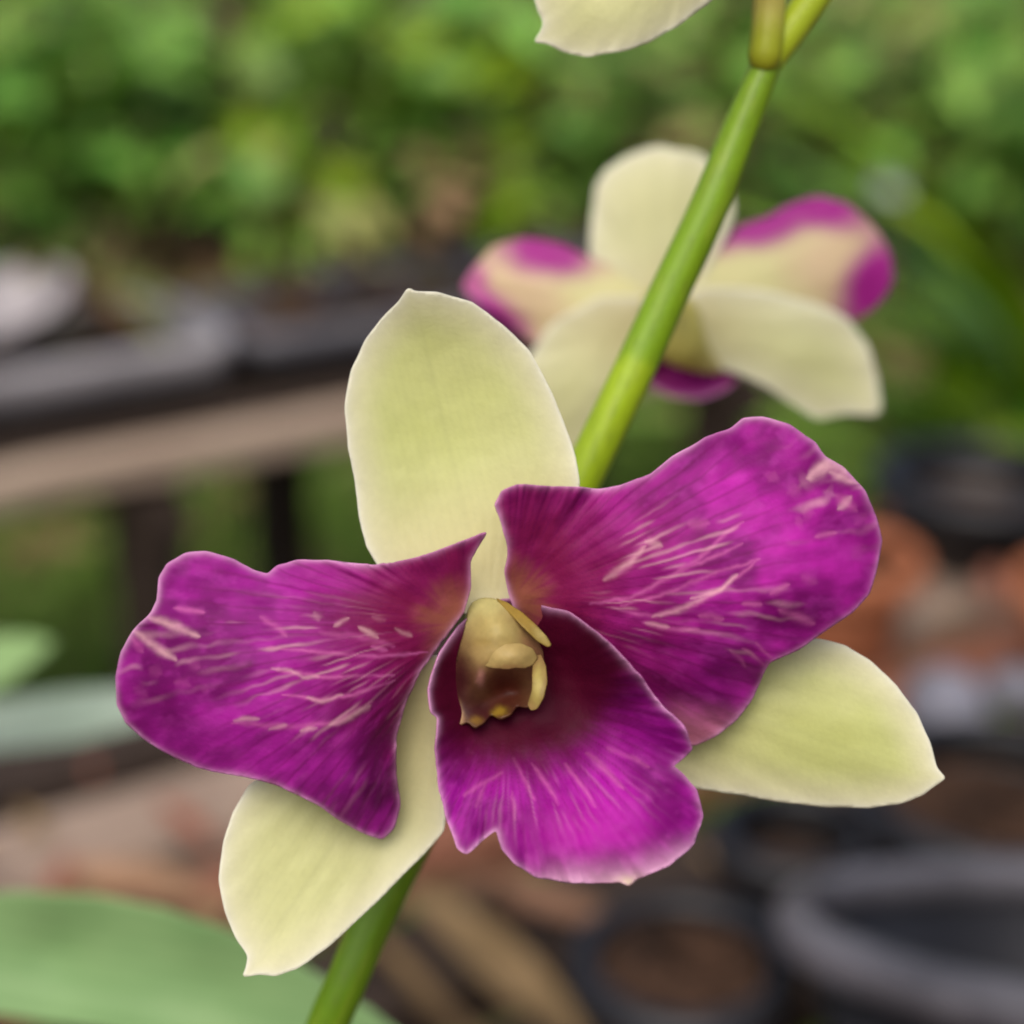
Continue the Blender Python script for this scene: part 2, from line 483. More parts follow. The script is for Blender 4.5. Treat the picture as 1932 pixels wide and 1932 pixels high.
# ------------------------------------------------------------------ benches of weathered boards
def board_mesh(l, w, t, seed=0):
    """a sawn board along x with eased edges, slightly bowed and split at the ends"""
    bm = bmesh.new()
    nseg = 14
    rr = random.Random(seed)
    e = min(w, t) * 0.14
    prof = [(-w/2+e, -t/2), (w/2-e, -t/2), (w/2, -t/2+e), (w/2, t/2-e), (w/2-e, t/2), (-w/2+e, t/2), (-w/2, t/2-e), (-w/2, -t/2+e)]
    rings = []
    for i in range(nseg + 1):
        x = -l/2 + l * i / nseg
        oy, oz = rr.uniform(-.0012, .0012), rr.uniform(-.0012, .0012)
        rings.append([bm.verts.new((x, y + oy + rr.uniform(-.0006, .0006), z + oz)) for y, z in prof])
    for a, b in zip(rings[:-1], rings[1:]):
        for j in range(8):
            k = (j + 1) % 8
            bm.faces.new((a[j], a[k], b[k], b[j]))
    bm.faces.new(rings[0][::-1]); bm.faces.new(rings[-1])
    bmesh.ops.recalc_face_normals(bm, faces=bm.faces)
    me = bpy.data.meshes.new('board'); bm.to_mesh(me); bm.free()
    return me

def add_board(name, parent, center, l, w, t, mat, rz=YAW, ry=0.0, seed=0):
    me = board_mesh(l, w, t, seed); me.materials.append(mat)
    o = bpy.data.objects.new(name, me)
    link(o, parent, center); o.rotation_euler = (0, ry, rz)
    return o

far_bench = empty('wooden_bench', RAIL0 + EV * 0.4 + NV * 0.16)
tag(far_bench, 'long wooden bench of tan boards behind the flowers, carrying the black pots', 'bench', 'nursery benches')
for k, (w, mat, dz) in enumerate([(0.028, M_WOOD, 0.0), (0.034, M_WOODD, 0.003), (0.05, M_WOODD, 0.0), (0.05, M_WOODR, 0.002), (0.05, M_WOODD, 0.0)]):
    off = [0.0, 0.042, 0.115, 0.185, 0.255][k]
    add_board('plank', far_bench, RAIL0 - EV * 0.06 + NV * off + Vector((0, 0, BZ - 0.012 + dz)), 1.46, w, 0.024, mat, seed=k)
for s in (-0.5, 0.10, 0.58):
    for off in (0.025, 0.235):
        add_board('leg', far_bench, RAIL0 + EV * (s + (0.19 if off > 0.1 and s < 0.5 else 0)) + NV * off + Vector((0, 0, (BZ - 0.03) / 2)), BZ - 0.03, 0.045, 0.04, M_WOODD, rz=YAW, ry=math.pi / 2, seed=40)
for s in (-0.5, 0.10, 0.58):
    add_board('crossbar', far_bench, RAIL0 + EV * s + NV * 0.13 + Vector((0, 0, BZ - 0.048)), 0.3, 0.03, 0.035, M_WOODD, rz=YAW + math.pi / 2, seed=41)

near_bench = empty('wooden_bench', NEAR0 + EV * 0.25 - NV * 0.25)
tag(near_bench, 'wooden bench of brown and pinkish tan boards low in front of the grass', 'bench', 'nursery benches')
for k in range(10):
    off = 0.075 - 0.073 * k
    mat = [M_WOODD, M_WOOD, M_WOODR, M_WOODD, M_WOODD, M_WOODD, M_WOODR, M_WOODD, M_WOOD, M_WOODR][k]
    add_board('plank', near_bench, NEAR0 + EV * 0.35 + NV * off + Vector((0, 0, BZ - 0.012 + 0.002 * (k % 3))), 1.7, [0.04, 0.05][k % 2 == 1], 0.024, mat, seed=60 + k)
for s in (-0.4, 0.95):
    for off in (0.04, -0.55):
        add_board('leg', near_bench, NEAR0 + EV * s + NV * off + Vector((0, 0, (BZ - 0.03) / 2)), BZ - 0.03, 0.045, 0.04, M_WOODD, rz=YAW, ry=math.pi / 2, seed=80)
for s in (-0.4, 0.95):
    add_board('crossbar', near_bench, NEAR0 + EV * s - NV * 0.26 + Vector((0, 0, BZ - 0.045)), 0.7, 0.03, 0.035, M_WOODD, rz=YAW + math.pi / 2, seed=81)

# ------------------------------------------------------------------ nursery pots
def lathe(prof, seg=40, wob=0.0, seed=0):
    V, F = [], []
    n = len(prof)
    for j in range(seg):
        a = 2 * math.pi * j / seg
        for (r, z) in prof:
            q = 1 + wob * math.sin(2 * a + seed) + wob * 0.5 * math.sin(3 * a + seed * 2)
            V.append((r * q * math.cos(a), r * q * math.sin(a), z))
    for j in range(seg):
        k = (j + 1) % seg
        for i in range(n - 1):
            F.append((j * n + i, k * n + i, k * n + i + 1, j * n + i + 1))
    return V, F

def local_mesh(name, V, F, mat, parent, loc=(0, 0, 0), smooth=True):
    me = bpy.data.meshes.new(name); me.from_pydata([tuple(v) for v in V], [], F)
    if smooth: me.polygons.foreach_set('use_smooth', [True] * len(me.polygons))
    me.materials.append(mat); me.update()
    o = bpy.data.objects.new(name, me); COL.objects.link(o); o.parent = parent; o.location = loc
    return o

def pot(label, pos, r, h, body=None, rim=None, rimw=0.006, rimh=0.014, tilt=(0, 0), fill=0.80, name='plant_pot', group='pots on the benches', seed=0):
    body = body or M_POT; rim = rim or body
    e = empty(name, pos)
    tag(e, label, 'pot', group)
    e.rotation_euler = (tilt[0], tilt[1], seed * 0.7)
    rb = r * 0.74
    V, F = lathe([(0.001, 0.0), (rb * 0.9, 0.0), (rb, 0.003), (rb + (r - rb) * 0.5, h * 0.5), (r * 0.985, h - rimh), (r * 0.965, h - rimh - 0.001), (rb + (r - rb) * 0.5 - 0.003, h * 0.5), (rb - 0.003, 0.006), (0.001, 0.006)], wob=0.008, seed=seed)
    local_mesh('body', V, F, body, e)
    V, F = lathe([(r * 0.97, h - rimh + 0.0005), (r + rimw * 0.5, h - rimh), (r + rimw, h - rimh + 0.002), (r + rimw, h - 0.003), (r + rimw * 0.6, h), (r - rimw * 0.2, h), (r - rimw * 0.45, h - 0.003), (r * 0.955, h - rimh), (r * 0.97, h - rimh + 0.0005)], seg=48, wob=0.010, seed=seed)
    local_mesh('rim', V, F, rim, e)
    # soil surface, uneven
    rs = rb + (r - rb) * fill - 0.004
    V = [(0, 0, 0.004)]; F = []
    rr = random.Random(seed)
    rings, seg = 6, 24
    for i in range(1, rings + 1):
        for j in range(seg):
            a = 2 * math.pi * j / seg
            q = rs * i / rings
            V.append((q * math.cos(a), q * math.sin(a), rr.uniform(-.004, .005) if i < rings else -.002))
    for j in range(seg):
        F.append((0, 1 + j, 1 + (j + 1) % seg))
    for i in range(rings - 1):
        for j in range(seg):
            k = (j + 1) % seg
            a = 1 + i * seg; b = 1 + (i + 1) * seg
            F.append((a + j, b + j, b + k, a + k))
    local_mesh('soil', V, F, M_MIX, e, (0, 0, h * fill))
    return e

def on_far(s, off): return RAIL0 + EV * s + NV * off + Vector((0, 0, BZ + 0.004))
def on_near(s, off): return NEAR0 + EV * s + NV * off + Vector((0, 0, BZ + 0.004))

# far bench, left to right
def trough(label, s0, s1, off, h, w, lip_mat, lip=0.03, seed=0):
    """long black seed trough: walls, floor, a turned-out lip and soil"""
    L = s1 - s0
    e = empty('plant_trough', on_far((s0 + s1) / 2, off)); tag(e, label, 'trough', 'troughs on the far bench'); e.rotation_euler = (0, 0, YAW)
    def ring(levels):
        V, F = [], []
        n = 0
        for (x, y, z) in levels:
            r = min(x, y) * 0.35
            loop = []
            for cx, cy, a0 in ((1, 1, 0), (-1, 1, 90), (-1, -1, 180), (1, -1, 270)):
                for q in range(5):
                    a = math.radians(a0 + q * 22.5)
                    loop.append((cx * (x - r) + r * math.cos(a), cy * (y - r) + r * math.sin(a), z + 0.0012 * math.sin(3 * a + cx + seed)))
            V += loop; n = len(loop)
        for i in range(len(levels) - 1):
            for k in range(n):
                m = (k + 1) % n
                F.append((i * n + k, i * n + m, (i + 1) * n + m, (i + 1) * n + k))
        return V, F, n
    a, b = L / 2, w / 2
    V, F, n = ring([(a - .014, b - .014, 0), (a - .004, b - .004, h - lip), (a - .008, b - .008, h - lip), (a - .018, b - .018, .004)])
    F.append(tuple(range(n))[::-1]); F.append(tuple(range(3 * n, 4 * n)))
    local_mesh('body', V, F, M_POT, e)
    V, F, n = ring([(a - .006, b - .006, h - lip + .0005), (a + .003, b + .003, h - lip), (a + .007, b + .007, h - .004), (a + .005, b + .005, h), (a - .002, b - .002, h), (a - .004, b - .004, h - .004), (a - .008, b - .008, h - lip + .001)])
    local_mesh('lip', V, F, lip_mat, e)
    rr = random.Random(seed); V, F = [], []
    nx, ny = 26, 8
    for i in range(nx + 1):
        for k in range(ny + 1):
            V.append(((a - .016) * (2 * i / nx - 1), (b - .016) * (2 * k / ny - 1), rr.uniform(-.004, .005)))
    for i in range(nx):
        for k in range(ny):
            q = i * (ny + 1) + k
            F.append((q, q + ny + 1, q + ny + 2, q + 1))
    local_mesh('soil', V, F, M_MIX, e, (0, 0, h * 0.72))
trough('long black trough with grey lip at the left of the far bench', -0.36, 0.175, 0.105, 0.046, 0.12, M_POTG, lip=0.026, seed=1)
trough('black trough with dark lip behind the upright pale sepal', 0.20, 0.52, 0.105, 0.042, 0.12, M_RIMD, lip=0.020, seed=2)
pot('black pot behind the green stem on the far bench', on_far(0.60, 0.11), 0.066, 0.048, seed=5)
sau = empty('plant_saucer', at_z(34, 600, BZ + 0.066))
tag(sau, 'pale grey plastic saucer resting on the pots at the left edge', 'saucer')
V, F = lathe([(0.001, 0.0), (0.030, 0.0), (0.035, 0.003), (0.040, 0.014), (0.043, 0.015), (0.042, 0.017), (0.038, 0.016), (0.033, 0.005), (0.001, 0.004)], wob=0.01)
local_mesh('dish', V, F, M_PALE, sau)
sau.rotation_euler = (R(16), R(-12), 0)

# near bench, on the right
rc = Vector(at(2190, 1735, 0.52))                    # centre of the rim
tl = Euler((R(-23), R(2), 0)).to_matrix()
big = pot('large black pot with grey rim at the lower right corner', rc - tl @ Vector((0, 0, 0.11)), 0.100, 0.11, rim=M_RIMG, rimw=0.007, rimh=0.013, tilt=(R(-23), R(2)), seed=0, fill=0.45)
def pot_at(label, px, py, r, h, z0=BZ + 0.004, **kw):
    p = at_z(px, py, z0 + h); p.z = z0
    return pot(label, p, r, h, **kw)
pot_at('small black pot below the lip, left of the large pot', 1290, 1800, 0.028, 0.085, seed=3, fill=0.97)
pot_at('tiny black pot behind the large pot rim', 1500, 1560, 0.024, 0.05, seed=12, fill=0.7)
pot_at('small orange terracotta pot behind the right purple petal', 1598, 1040, 0.033, 0.055, body=M_TERRA, rim=M_TERRA, seed=5)
pot_at('orange terracotta pot cut by the right edge of the picture', 2075, 1095, 0.034, 0.055, body=M_TERRA, rim=M_TERRA, seed=6)
pot_at('shallow black pot with shiny rim behind the terracotta pots', 1850, 890, 0.048, 0.050, rim=M_POT, rimw=0.009, rimh=0.016, seed=7, fill=0.6)
pot_at('low black pot under the right sepal tip', 1880, 1480, 0.046, 0.060, rim=M_POT, seed=8)

def stone(label, pos, r, seed, squash=(1, 1, 1)):
    bm = bmesh.new(); bmesh.ops.create_icosphere(bm, subdivisions=3, radius=1)
    V = np.array([v.co[:] for v in bm.verts]); F = [[q.index for q in f.verts] for f in bm.faces]; bm.free()
    k = 1 + 0.35 * (fnoise(V[:, 0] * 1.3 + 5, V[:, 1] * 1.3 + V[:, 2] * 0.9, seed) - 0.5)
    V = V * k[:, None] * r * np.array(squash)
    V[:, 2] = np.maximum(V[:, 2], -r * 0.5)
    o = mesh_obj('stone', V, F, M_STONE, None, (0, 0, 0)); o.location = pos
    return tag(o, label, 'stone', 'stones lying on the near bench')
M_STONE = noise_mat('grey_stone', L4(92, 92, 100), L4(132, 132, 142), scale=30, rough=0.8, spec=0.2, bump=0.4, bscale=90)
stone('rounded blue grey stone right of the right sepal', at_z(1785, 1350, BZ + 0.018), 0.022, 3, (0.85, 1.2, 0.9))
stone('small grey stone at the right edge below the terracotta', at_z(1925, 1300, BZ + 0.010), 0.014, 5, (1.2, 0.8, 0.8))
tgp = at_z(1680, 345, 0.40)
tg = empty('plant_tag', Vector((tgp.x, tgp.y, 0)))
tag(tg, 'small pale plant tag on a thin stake right of the rear flower', 'plant tag')
w_, h_ = 0.013, 0.012
V = [(-w_, -.0006, -h_), (w_, -.0006, -h_), (w_, -.0006, h_), (w_*.5, -.0006, h_+.005), (-w_*.5, -.0006, h_+.005), (-w_, -.0006, h_)]
V += [(x, .0006, z) for x, y, z in V]
F = [(0, 1, 2, 3, 4, 5), (11, 10, 9, 8, 7, 6)] + [(i, i + 6, (i + 1) % 6 + 6, (i + 1) % 6) for i in range(6)]
pl = local_mesh('plate', V, F, M_TAG, tg, (0, -0.003, 0.40), smooth=False)
pl.rotation_euler = (R(-30), R(10), R(-8))
V, F = lathe([(0.0001, -0.02), (0.0022, -0.02), (0.0020, 0.39), (0.0001, 0.392)], seg=8)
local_mesh('stake', V, F, M_TWIG, tg)

# ------------------------------------------------------------------ leafy plants
def leaf_mesh(name, l, w, bend, fold, mat, nu=7, nv=4, strap=False, seed=0):
    V, F = [], []
    rr = random.Random(seed)
    for i in range(nu + 1):
        t = i / nu
        hw = w / 2 * ((math.sin(math.pi * min(t * 0.93 + 0.05, 1)) ** 0.8) if not strap else min(1, (1 - t) * 3.0 + 0.02) ** 0.7)
        x = l * (t - 0.12 * bend * t * t); zc = -bend * l * t * t * 0.6 + 0.02 * l * math.sin(5 * t + seed)
        for j in range(nv + 1):
            s = -1 + 2 * j / nv
            V.append((x, s * hw, zc + fold * hw * s * s + 0.06 * hw * math.sin(9 * t + s * 2 + seed)))
    for i in range(nu):
        for j in range(nv):
            a = i * (nv + 1) + j
            F.append((a, a + nv + 1, a + nv + 2, a + 1))
    n = len(V)
    V += [(x, y, z - 0.0006) for x, y, z in V]
    F += [tuple(q + n for q in f[::-1]) for f in F]
    me = bpy.data.meshes.new(name); me.from_pydata(V, [], F)
    me.polygons.foreach_set('use_smooth', [True] * len(me.polygons)); me.materials.append(mat); me.update()
    return me
LM = {}
for nm, mat in (('g', M_LEAF), ('y', M_LEAFY), ('o', M_LEAFO), ('d', M_DRY)):
    LM[nm] = [leaf_mesh('leaf', 1, 0.46, 0.4, 0.25, mat, seed=1), leaf_mesh('leaf', 1, 0.38, 0.8, 0.35, mat, seed=2), leaf_mesh('leaf', 1, 0.52, 0.1, 0.15, mat, seed=3)]
LM['strap'] = [leaf_mesh('leaf', 1, 0.11, 0.7, 0.3, M_LEAFY, strap=True, nu=10, seed=4), leaf_mesh('leaf', 1, 0.10, 1.0, 0.3, M_LEAF, strap=True, nu=10, seed=5)]

def stem_mesh(p0, p1, r, bow, seg=6, n=5):
    p0, p1 = Vector(p0), Vector(p1)
    ax = (p1 - p0).normalized(); a = ax.orthogonal().normalized(); b = ax.cross(a)
    V, F = [], []
    for i in range(n + 1):
        t = i / n
        c = p0.lerp(p1, t) + a * bow * math.sin(math.pi * t)
        rr = r * (1 - 0.6 * t)
        for j in range(seg):
            q = 2 * math.pi * j / seg
            V.append(c + a * rr * math.cos(q) + b * rr * math.sin(q))
    for i in range(n):
        for j in range(seg):
            k = (j + 1) % seg
            F.append((i * seg + j, i * seg + k, (i + 1) * seg + k, (i + 1) * seg + j))
    return V, F

def bush(name, label, pos, h, spread, nleaf, lsize, kinds, group, nstem=5, low=0.25, seed=0, cat='plant'):
    rr = random.Random(seed)
    e = empty(name, pos); tag(e, label, cat, group)
    stems = []
    for i in range(nstem):
        a = rr.uniform(0, 6.28); q = spread * rr.uniform(0.2, 0.8)
        tip = Vector((q * math.cos(a), q * math.sin(a), h * rr.uniform(0.65, 1.0)))
        b0 = Vector((0.1 * q * math.cos(a), 0.1 * q * math.sin(a), 0))
        V, F = stem_mesh(b0, tip, max(0.0025, h * 0.012), rr.uniform(-.1, .1) * spread)
        local_mesh('stem', V, F, M_TWIG, e)
        stems.append((b0, tip))
    for i in range(nleaf):
        b0, tip = stems[i % nstem]
        t = rr.uniform(low, 1.02)
        p = b0.lerp(tip, t)
        a = rr.uniform(0, 6.28)
        off = Vector((math.cos(a), math.sin(a), rr.uniform(-.2, .4))) * rr.uniform(0.0, spread * 0.35)
        me = rr.choice(LM[rr.choice(kinds)])
        o = bpy.data.objects.new('leaf', me); COL.objects.link(o); o.parent = e
        o.location = p + off
        s = lsize * rr.uniform(0.6, 1.25)
        o.scale = (s, s, s)
        o.rotation_euler = (rr.uniform(-.5, .5), rr.uniform(-0.9, 0.35), a)
    return e

G1 = 'leafy shrubs behind the far bench'
shr = [  # px, distance, height, spread, leaves, kinds, label
    (60, 2.75, 0.40, 0.24, 60, 'ggg', 'bright green leafy shrub in the upper left corner'),
    (330, 2.85, 0.42, 0.24, 60, 'ggg', 'second leafy shrub from the left along the top'),
    (600, 2.80, 0.40, 0.24, 60, 'ggy', 'leafy shrub above the upright pale sepal, with paler leaves'),
    (880, 2.75, 0.40, 0.22, 55, 'ggy', 'leafy shrub left of the cream petal at the top edge'),
    (1130, 2.95, 0.38, 0.22, 50, 'ggo', 'green shrub behind the cream petal at the top edge'),
    (1400, 3.05, 0.36, 0.24, 50, 'ggo', 'green shrub behind the upper part of the green stem'),
    (1660, 2.90, 0.38, 0.24, 55, 'ggo', 'green shrub to the right of the forked stem top'),
    (1900, 2.70, 0.40, 0.24, 55, 'ggg', 'green shrub in the upper right corner'),
    (190, 3.5, 0.50, 0.32, 50, 'ggg', 'taller shrub behind the two shrubs at upper left'),
    (760, 3.6, 0.50, 0.32, 50, 'ggg', 'taller shrub in the back row above the centre left'),
    (1300, 3.7, 0.50, 0.32, 50, 'ggo', 'taller shrub in the back row behind the stem'),
    (-420, 2.9, 0.42, 0.28, 50, 'ggg', 'green shrub just beyond the left edge of the picture'),
    (-900, 3.2, 0.46, 0.3, 50, 'ggo', 'green shrub farther beyond the left edge'),
    (2400, 2.9, 0.42, 0.28, 50, 'ggg', 'green shrub just beyond the right edge of the picture'),
    (-700, 4.7, 0.80, 0.5, 44, 'ggg', 'big far shrub beyond the left edge'),
    (2550, 4.7, 0.80, 0.5, 44, 'ggg', 'big far shrub beyond the right edge'),
    (80, 4.7, 0.80, 0.5, 44, 'ggg', 'big far shrub at the top left edge of the picture'),
    (520, 4.8, 0.80, 0.5, 44, 'ggg', 'big far shrub filling the top edge left of centre'),
    (950, 4.7, 0.80, 0.5, 44, 'ggg', 'big far shrub filling the top edge at the centre'),
    (1400, 4.8, 0.80, 0.5, 44, 'ggo', 'big far shrub at the top edge behind the forked stem'),
    (1850, 4.7, 0.80, 0.5, 44, 'ggg', 'big far shrub at the top right edge of the picture'),
    (1800, 3.6, 0.50, 0.32, 50, 'ggo', 'taller shrub in the back row at upper right'),
]
for i, (px, t, h, sp, nl, kd, lb) in enumerate(shr):
    u = (px - 966) / 966 * TH
    t *= 1.08; sp *= 1.2; h *= 1.12; pos = Vector((u * t, t * math.cos(PITCH) + 0.0, 0))
    bush('leafy_shrub', lb, pos, h, sp, int(nl * 3.4), 0.105 if t < 4.3 else 0.16, [k for k in kd], G1, nstem=7, low=0.26, seed=100 + i)

G2 = 'seedlings on the far bench'
sd = [(-0.13, 0.115, .12, 'odo', 'olive seedling at the left end of the grey lipped trough'), (-0.02, 0.12, .13, 'ogd', 'sparse olive seedling near the pale saucer'),
      (0.10, 0.115, .10, 'odd', 'drying brown seedling at the right end of the grey lipped trough'), (0.26, 0.13, .12, 'ogo', 'olive green seedling at the left of the dark trough'),
      (0.37, 0.13, .12, 'ddo', 'dry brown seedling above the tip of the upright sepal'), (0.46, 0.13, .17, 'gyy', 'yellow green seedling behind the upright sepal'),
      (0.60, 0.11, .12, 'god', 'drying seedling in the pot behind the green stem')]
for i, (s, off, h, kd, lb) in enumerate(sd):
    bush('potted_seedling', lb, on_far(s, off) + Vector((0, 0, 0.032)), h, 0.06, 14, 0.045, [k for k in kd], G2, nstem=3, low=0.35, seed=300 + i)

# strap-leaved plants at the right, past the end of the far bench
def strap_plant(label, pos, n, l, seed, dirs=None):
    rr = random.Random(seed)
    e = empty('strap_leaf_plant', pos); tag(e, label, 'plant', 'strap leaved plants growing from the ground')
    for i in range(n):
        o = bpy.data.objects.new('leaf', rr.choice(LM['strap'])); COL.objects.link(o); o.parent = e
        a = dirs[i % len(dirs)] + rr.uniform(-.15, .15) if dirs else rr.uniform(0, 6.28)
        s = l * rr.uniform(0.75, 1.1); o.scale = (s, s * 1.2, s)
        o.rotation_euler = (0, rr.uniform(-1.35, -0.75), a); o.location = (0, 0, 0.0)
    return e
strap_plant('bright yellow green strap leaves arching in from the right edge', Vector((on_far(1.16, 0.10).x, on_far(1.16, 0.10).y, 0)), 14, 0.62, 5, [2.9, 3.3, 3.6, 2.5, 4.2, 1.2, 0.3])
strap_plant('tuft of green strap leaves right of the rear flower', Vector((on_far(1.02, 0.16).x, on_far(1.02, 0.16).y, 0)), 14, 0.50, 9, [0.2, 0.6, 5.2, 4.0, 3.2, 1.4])
strap_plant('low dark strap leaves at the right edge above the terracotta', at_z(2040, 960, 0), 10, 0.42, 12, [2.6, 3.0, 4.4, 5.0, 1.0])

# fallen leaves and sticks
def fallen(name, label, p, a, l, w, mat, group, seed=0, tilt=0.0):
    me = leaf_mesh('leaf', l, w, 0.15, 0.4, mat, nu=9, nv=4, seed=seed)
    o = bpy.data.objects.new(name, me); COL.objects.link(o); o.location = p
    o.rotation_euler = (0, tilt, a)
    return tag(o, label, 'leaf', group)
def fall_px(label, pa, pb, z, w, mat, seed):
    A = at_z(pa[0], pa[1], z); B = at_z(pb[0], pb[1], z); d = B - A
    return fallen('fallen_leaf', label, A, math.atan2(d.y, d.x), d.length, w, mat, 'dry leaves lying on the near bench', seed)
fall_px('long dry brown leaf slanting down right below the lip', (760, 1690), (1130, 1945), BZ + 0.026, 0.022, M_DRY, 1)
fall_px('narrow dark dry leaf lying beside the green stem at the bottom', (690, 1760), (960, 2010), BZ + 0.020, 0.010, M_TWIG, 2)
fall_px('narrow dry leaf tucked under the lip on the boards', (860, 1650), (1240, 1760), BZ + 0.016, 0.018, M_DRY, 3)
fall_px('crumpled brown leaf on the dark boards right of the lip', (1480, 1640), (1660, 1590), BZ + 0.016, 0.03, M_TWIG, 6)
fall_px('small dry leaf at the left on the brown boards', (100, 1640), (430, 1700), BZ + 0.016, 0.02, M_DRY, 4)
rr = random.Random(5)
def litter(name, label, org, n, place, smin, smax, mats, zt=0.4):
    e = empty(name, org); tag(e, label, 'leaf litter', kind='stuff')
    for q, mat in enumerate(mats):
        V, F = [], []
        for i in range(n // len(mats)):
            c = place()
            m = Matrix.Translation(c - Vector(org)) @ Euler((rr.uniform(-zt, zt), rr.uniform(-zt, zt), rr.uniform(0, 6.28))).to_matrix().to_4x4()
            s = rr.uniform(smin, smax); b = len(V)
            V += [m @ Vector(k) for k in ((-s, 0, 0), (-.3 * s, .33 * s, .1 * s), (.4 * s, .3 * s, .08 * s), (s, 0, .05 * s), (.4 * s, -.3 * s, .1 * s), (-.3 * s, -.33 * s, .07 * s), (0, 0, -.06 * s))]
            F += [(b + k, b + (k + 1) % 6, b + 6) for k in range(6)]
        local_mesh('dry_leaves', V, F, mat, e)
litter('leaf_litter', 'dry brown leaf litter scattered on the soil behind the bench', (0, 2.6, 0), 1200,
       lambda: RAIL0 + EV * rr.uniform(-0.8, 2.2) + NV * rr.uniform(0.55, 2.1) + Vector((0, 0, rr.uniform(0.012, 0.03))), 0.03, 0.075, (M_DRY, M_TWIG, M_LEAFO))
litter('leaf_litter', 'bits of dry leaf lying in the troughs and on the far bench', tuple(on_far(0, 0.1)), 130,
       lambda: on_far(rr.uniform(-0.35, 0.6), rr.uniform(0.05, 0.24)) + Vector((0, 0, rr.uniform(0.030, 0.052))), 0.010, 0.026, (M_DRY, M_TWIG, M_LEAFO), 0.7)
litter('leaf_litter', 'bits of bark and dry leaf scattered on the near bench', tuple(on_near(0.2, -0.1)), 260,
       lambda: on_near(rr.uniform(-0.2, 0.8), rr.uniform(-0.36, 0.09)) + Vector((0, 0, rr.uniform(0.003, 0.012))), 0.007, 0.020, (M_DRY, M_TWIG, M_MIX, M_WOODR), 0.5)
# ------------------------------------------------------------------ the orchid
STEM_D = 0.184
orchid = empty('orchid_plant', Vector((-0.052, 0.175, BZ + 0.08)))
tag(orchid, 'orchid spike with purple and cream flowers on a slender green stem', 'orchid')

CREAM = (214, 212, 160); CREAMG = (196, 204, 112); CREAMW = (232, 230, 212); CREAMP = (208, 198, 142)

def cream_paint(axis, seed=0, green=0.75, basec=CREAMP, base_pt=None, base_r=160):
    (ax, ay), (bx, by) = axis
    def f(x, y, ed):
        n = len(x)
        dx, dy = bx - ax, by - ay; L = math.hypot(dx, dy)
        s = ((x - ax) * dx + (y - ay) * dy) / L; w = (-(x - ax) * dy + (y - ay) * dx) / L
        c = flat(CREAM, n)
        core = sstep(6, 85, ed)
        c = mix(c, lin(CREAMG)[None], core * green * (0.55 + 0.6 * fnoise(x / 140, y / 140, seed)).clip(0, 1) * sstep(0.1, 0.6, s / L))
        vein = 0.6 * fnoise(w / 11.0, s / 240, seed + 3) + 0.8 * (1 - sstep(0.0, 0.22, np.abs(np.mod(w / 15.0 + 0.5 * fnoise(s / 150, w / 50, seed + 2), 1) - 0.5)))
        c = c * (1 - 0.035 * vein * core)[:, None]
        mid = np.exp(-(w / 6.0) ** 2) * 0.05 * sstep(0.05, 0.3, s / L) * (1 - sstep(0.75, 0.98, s / L))
        c = c * (1 - mid)[:, None]
        c = mix(c, lin(basec)[None], 0.8 * (1 - sstep(0.0, 0.5, s / L)))
        c = mix(c, lin(CREAMW)[None], (np.exp(-ed / 8.0) * 0.55 + np.exp(-ed / 38.0) * 0.42))  # pale margin, with the lit translucent edge painted in as well
        c = c * (0.985 + 0.03 * fnoise(x / 60, y / 60, seed + 8))[:, None]
        return c
    return f

def vein_ripple(bx, by, amp, nv, seed, lo=60, hi=260, edge=0.0):
    def f(x, y, ed):
        th = np.arctan2(y - by, x - bx); r = np.hypot(x - bx, y - by)
        a = amp * sstep(lo, hi, r)
        h = a * np.sin(th * nv + 2.5 * fnoise(r / 120, th * 3, seed)) * (0.4 + 0.9 * fnoise(r / 90, th * 6, seed + 4))
        h = h + edge * (fnoise(th * 9, r / 200, seed + 6) - 0.5) * np.exp(-ed / 45.0) * sstep(lo, hi, r)
        h = h + amp * 9 * (fnoise(x / 95, y / 95, seed + 7) - 0.5) + amp * 1.6 * (vnoise(x / 26, y / 26, seed + 8) - 0.5)
        return h
    return f

def vein_streaks(x, y, base, zones, n=24, seed=0):
    """fine pale lines that fan out along the veins, inside soft zones (x, y, rx, ry, turn, strength)"""
    bx, by = base
    th = np.arctan2(y - by, x - bx); r = np.hypot(x - bx, y - by)
    q = th * n + 0.6 * fnoise(r / 60, th * 7, seed) + 0.25 * vnoise(r / 24, th * 14, seed + 1)
    idx = np.floor(q); f = np.abs(q - idx - 0.5)
    wl = 0.12 + 0.20 * vnoise(idx * 5.7, r / 40, seed + 2)
    line = 1 - sstep(0.0, wl * 1.4, f)
    on = sstep(0.38, 0.78, vnoise(idx * 3.3 + 11, r / 58 + idx * 0.37, seed + 3)) * sstep(110, 210, r)
    z = np.zeros(len(x))
    for cx, cy, rx, ry, rot, a in zones:
        k = math.radians(rot)
        X = (x - cx) * math.cos(k) + (y - cy) * math.sin(k); Y = -(x - cx) * math.sin(k) + (y - cy) * math.cos(k)
        z = np.maximum(z, a * np.exp(-((X / rx) ** 2 + (Y / ry) ** 2) ** 1.5))
    return line * on * z

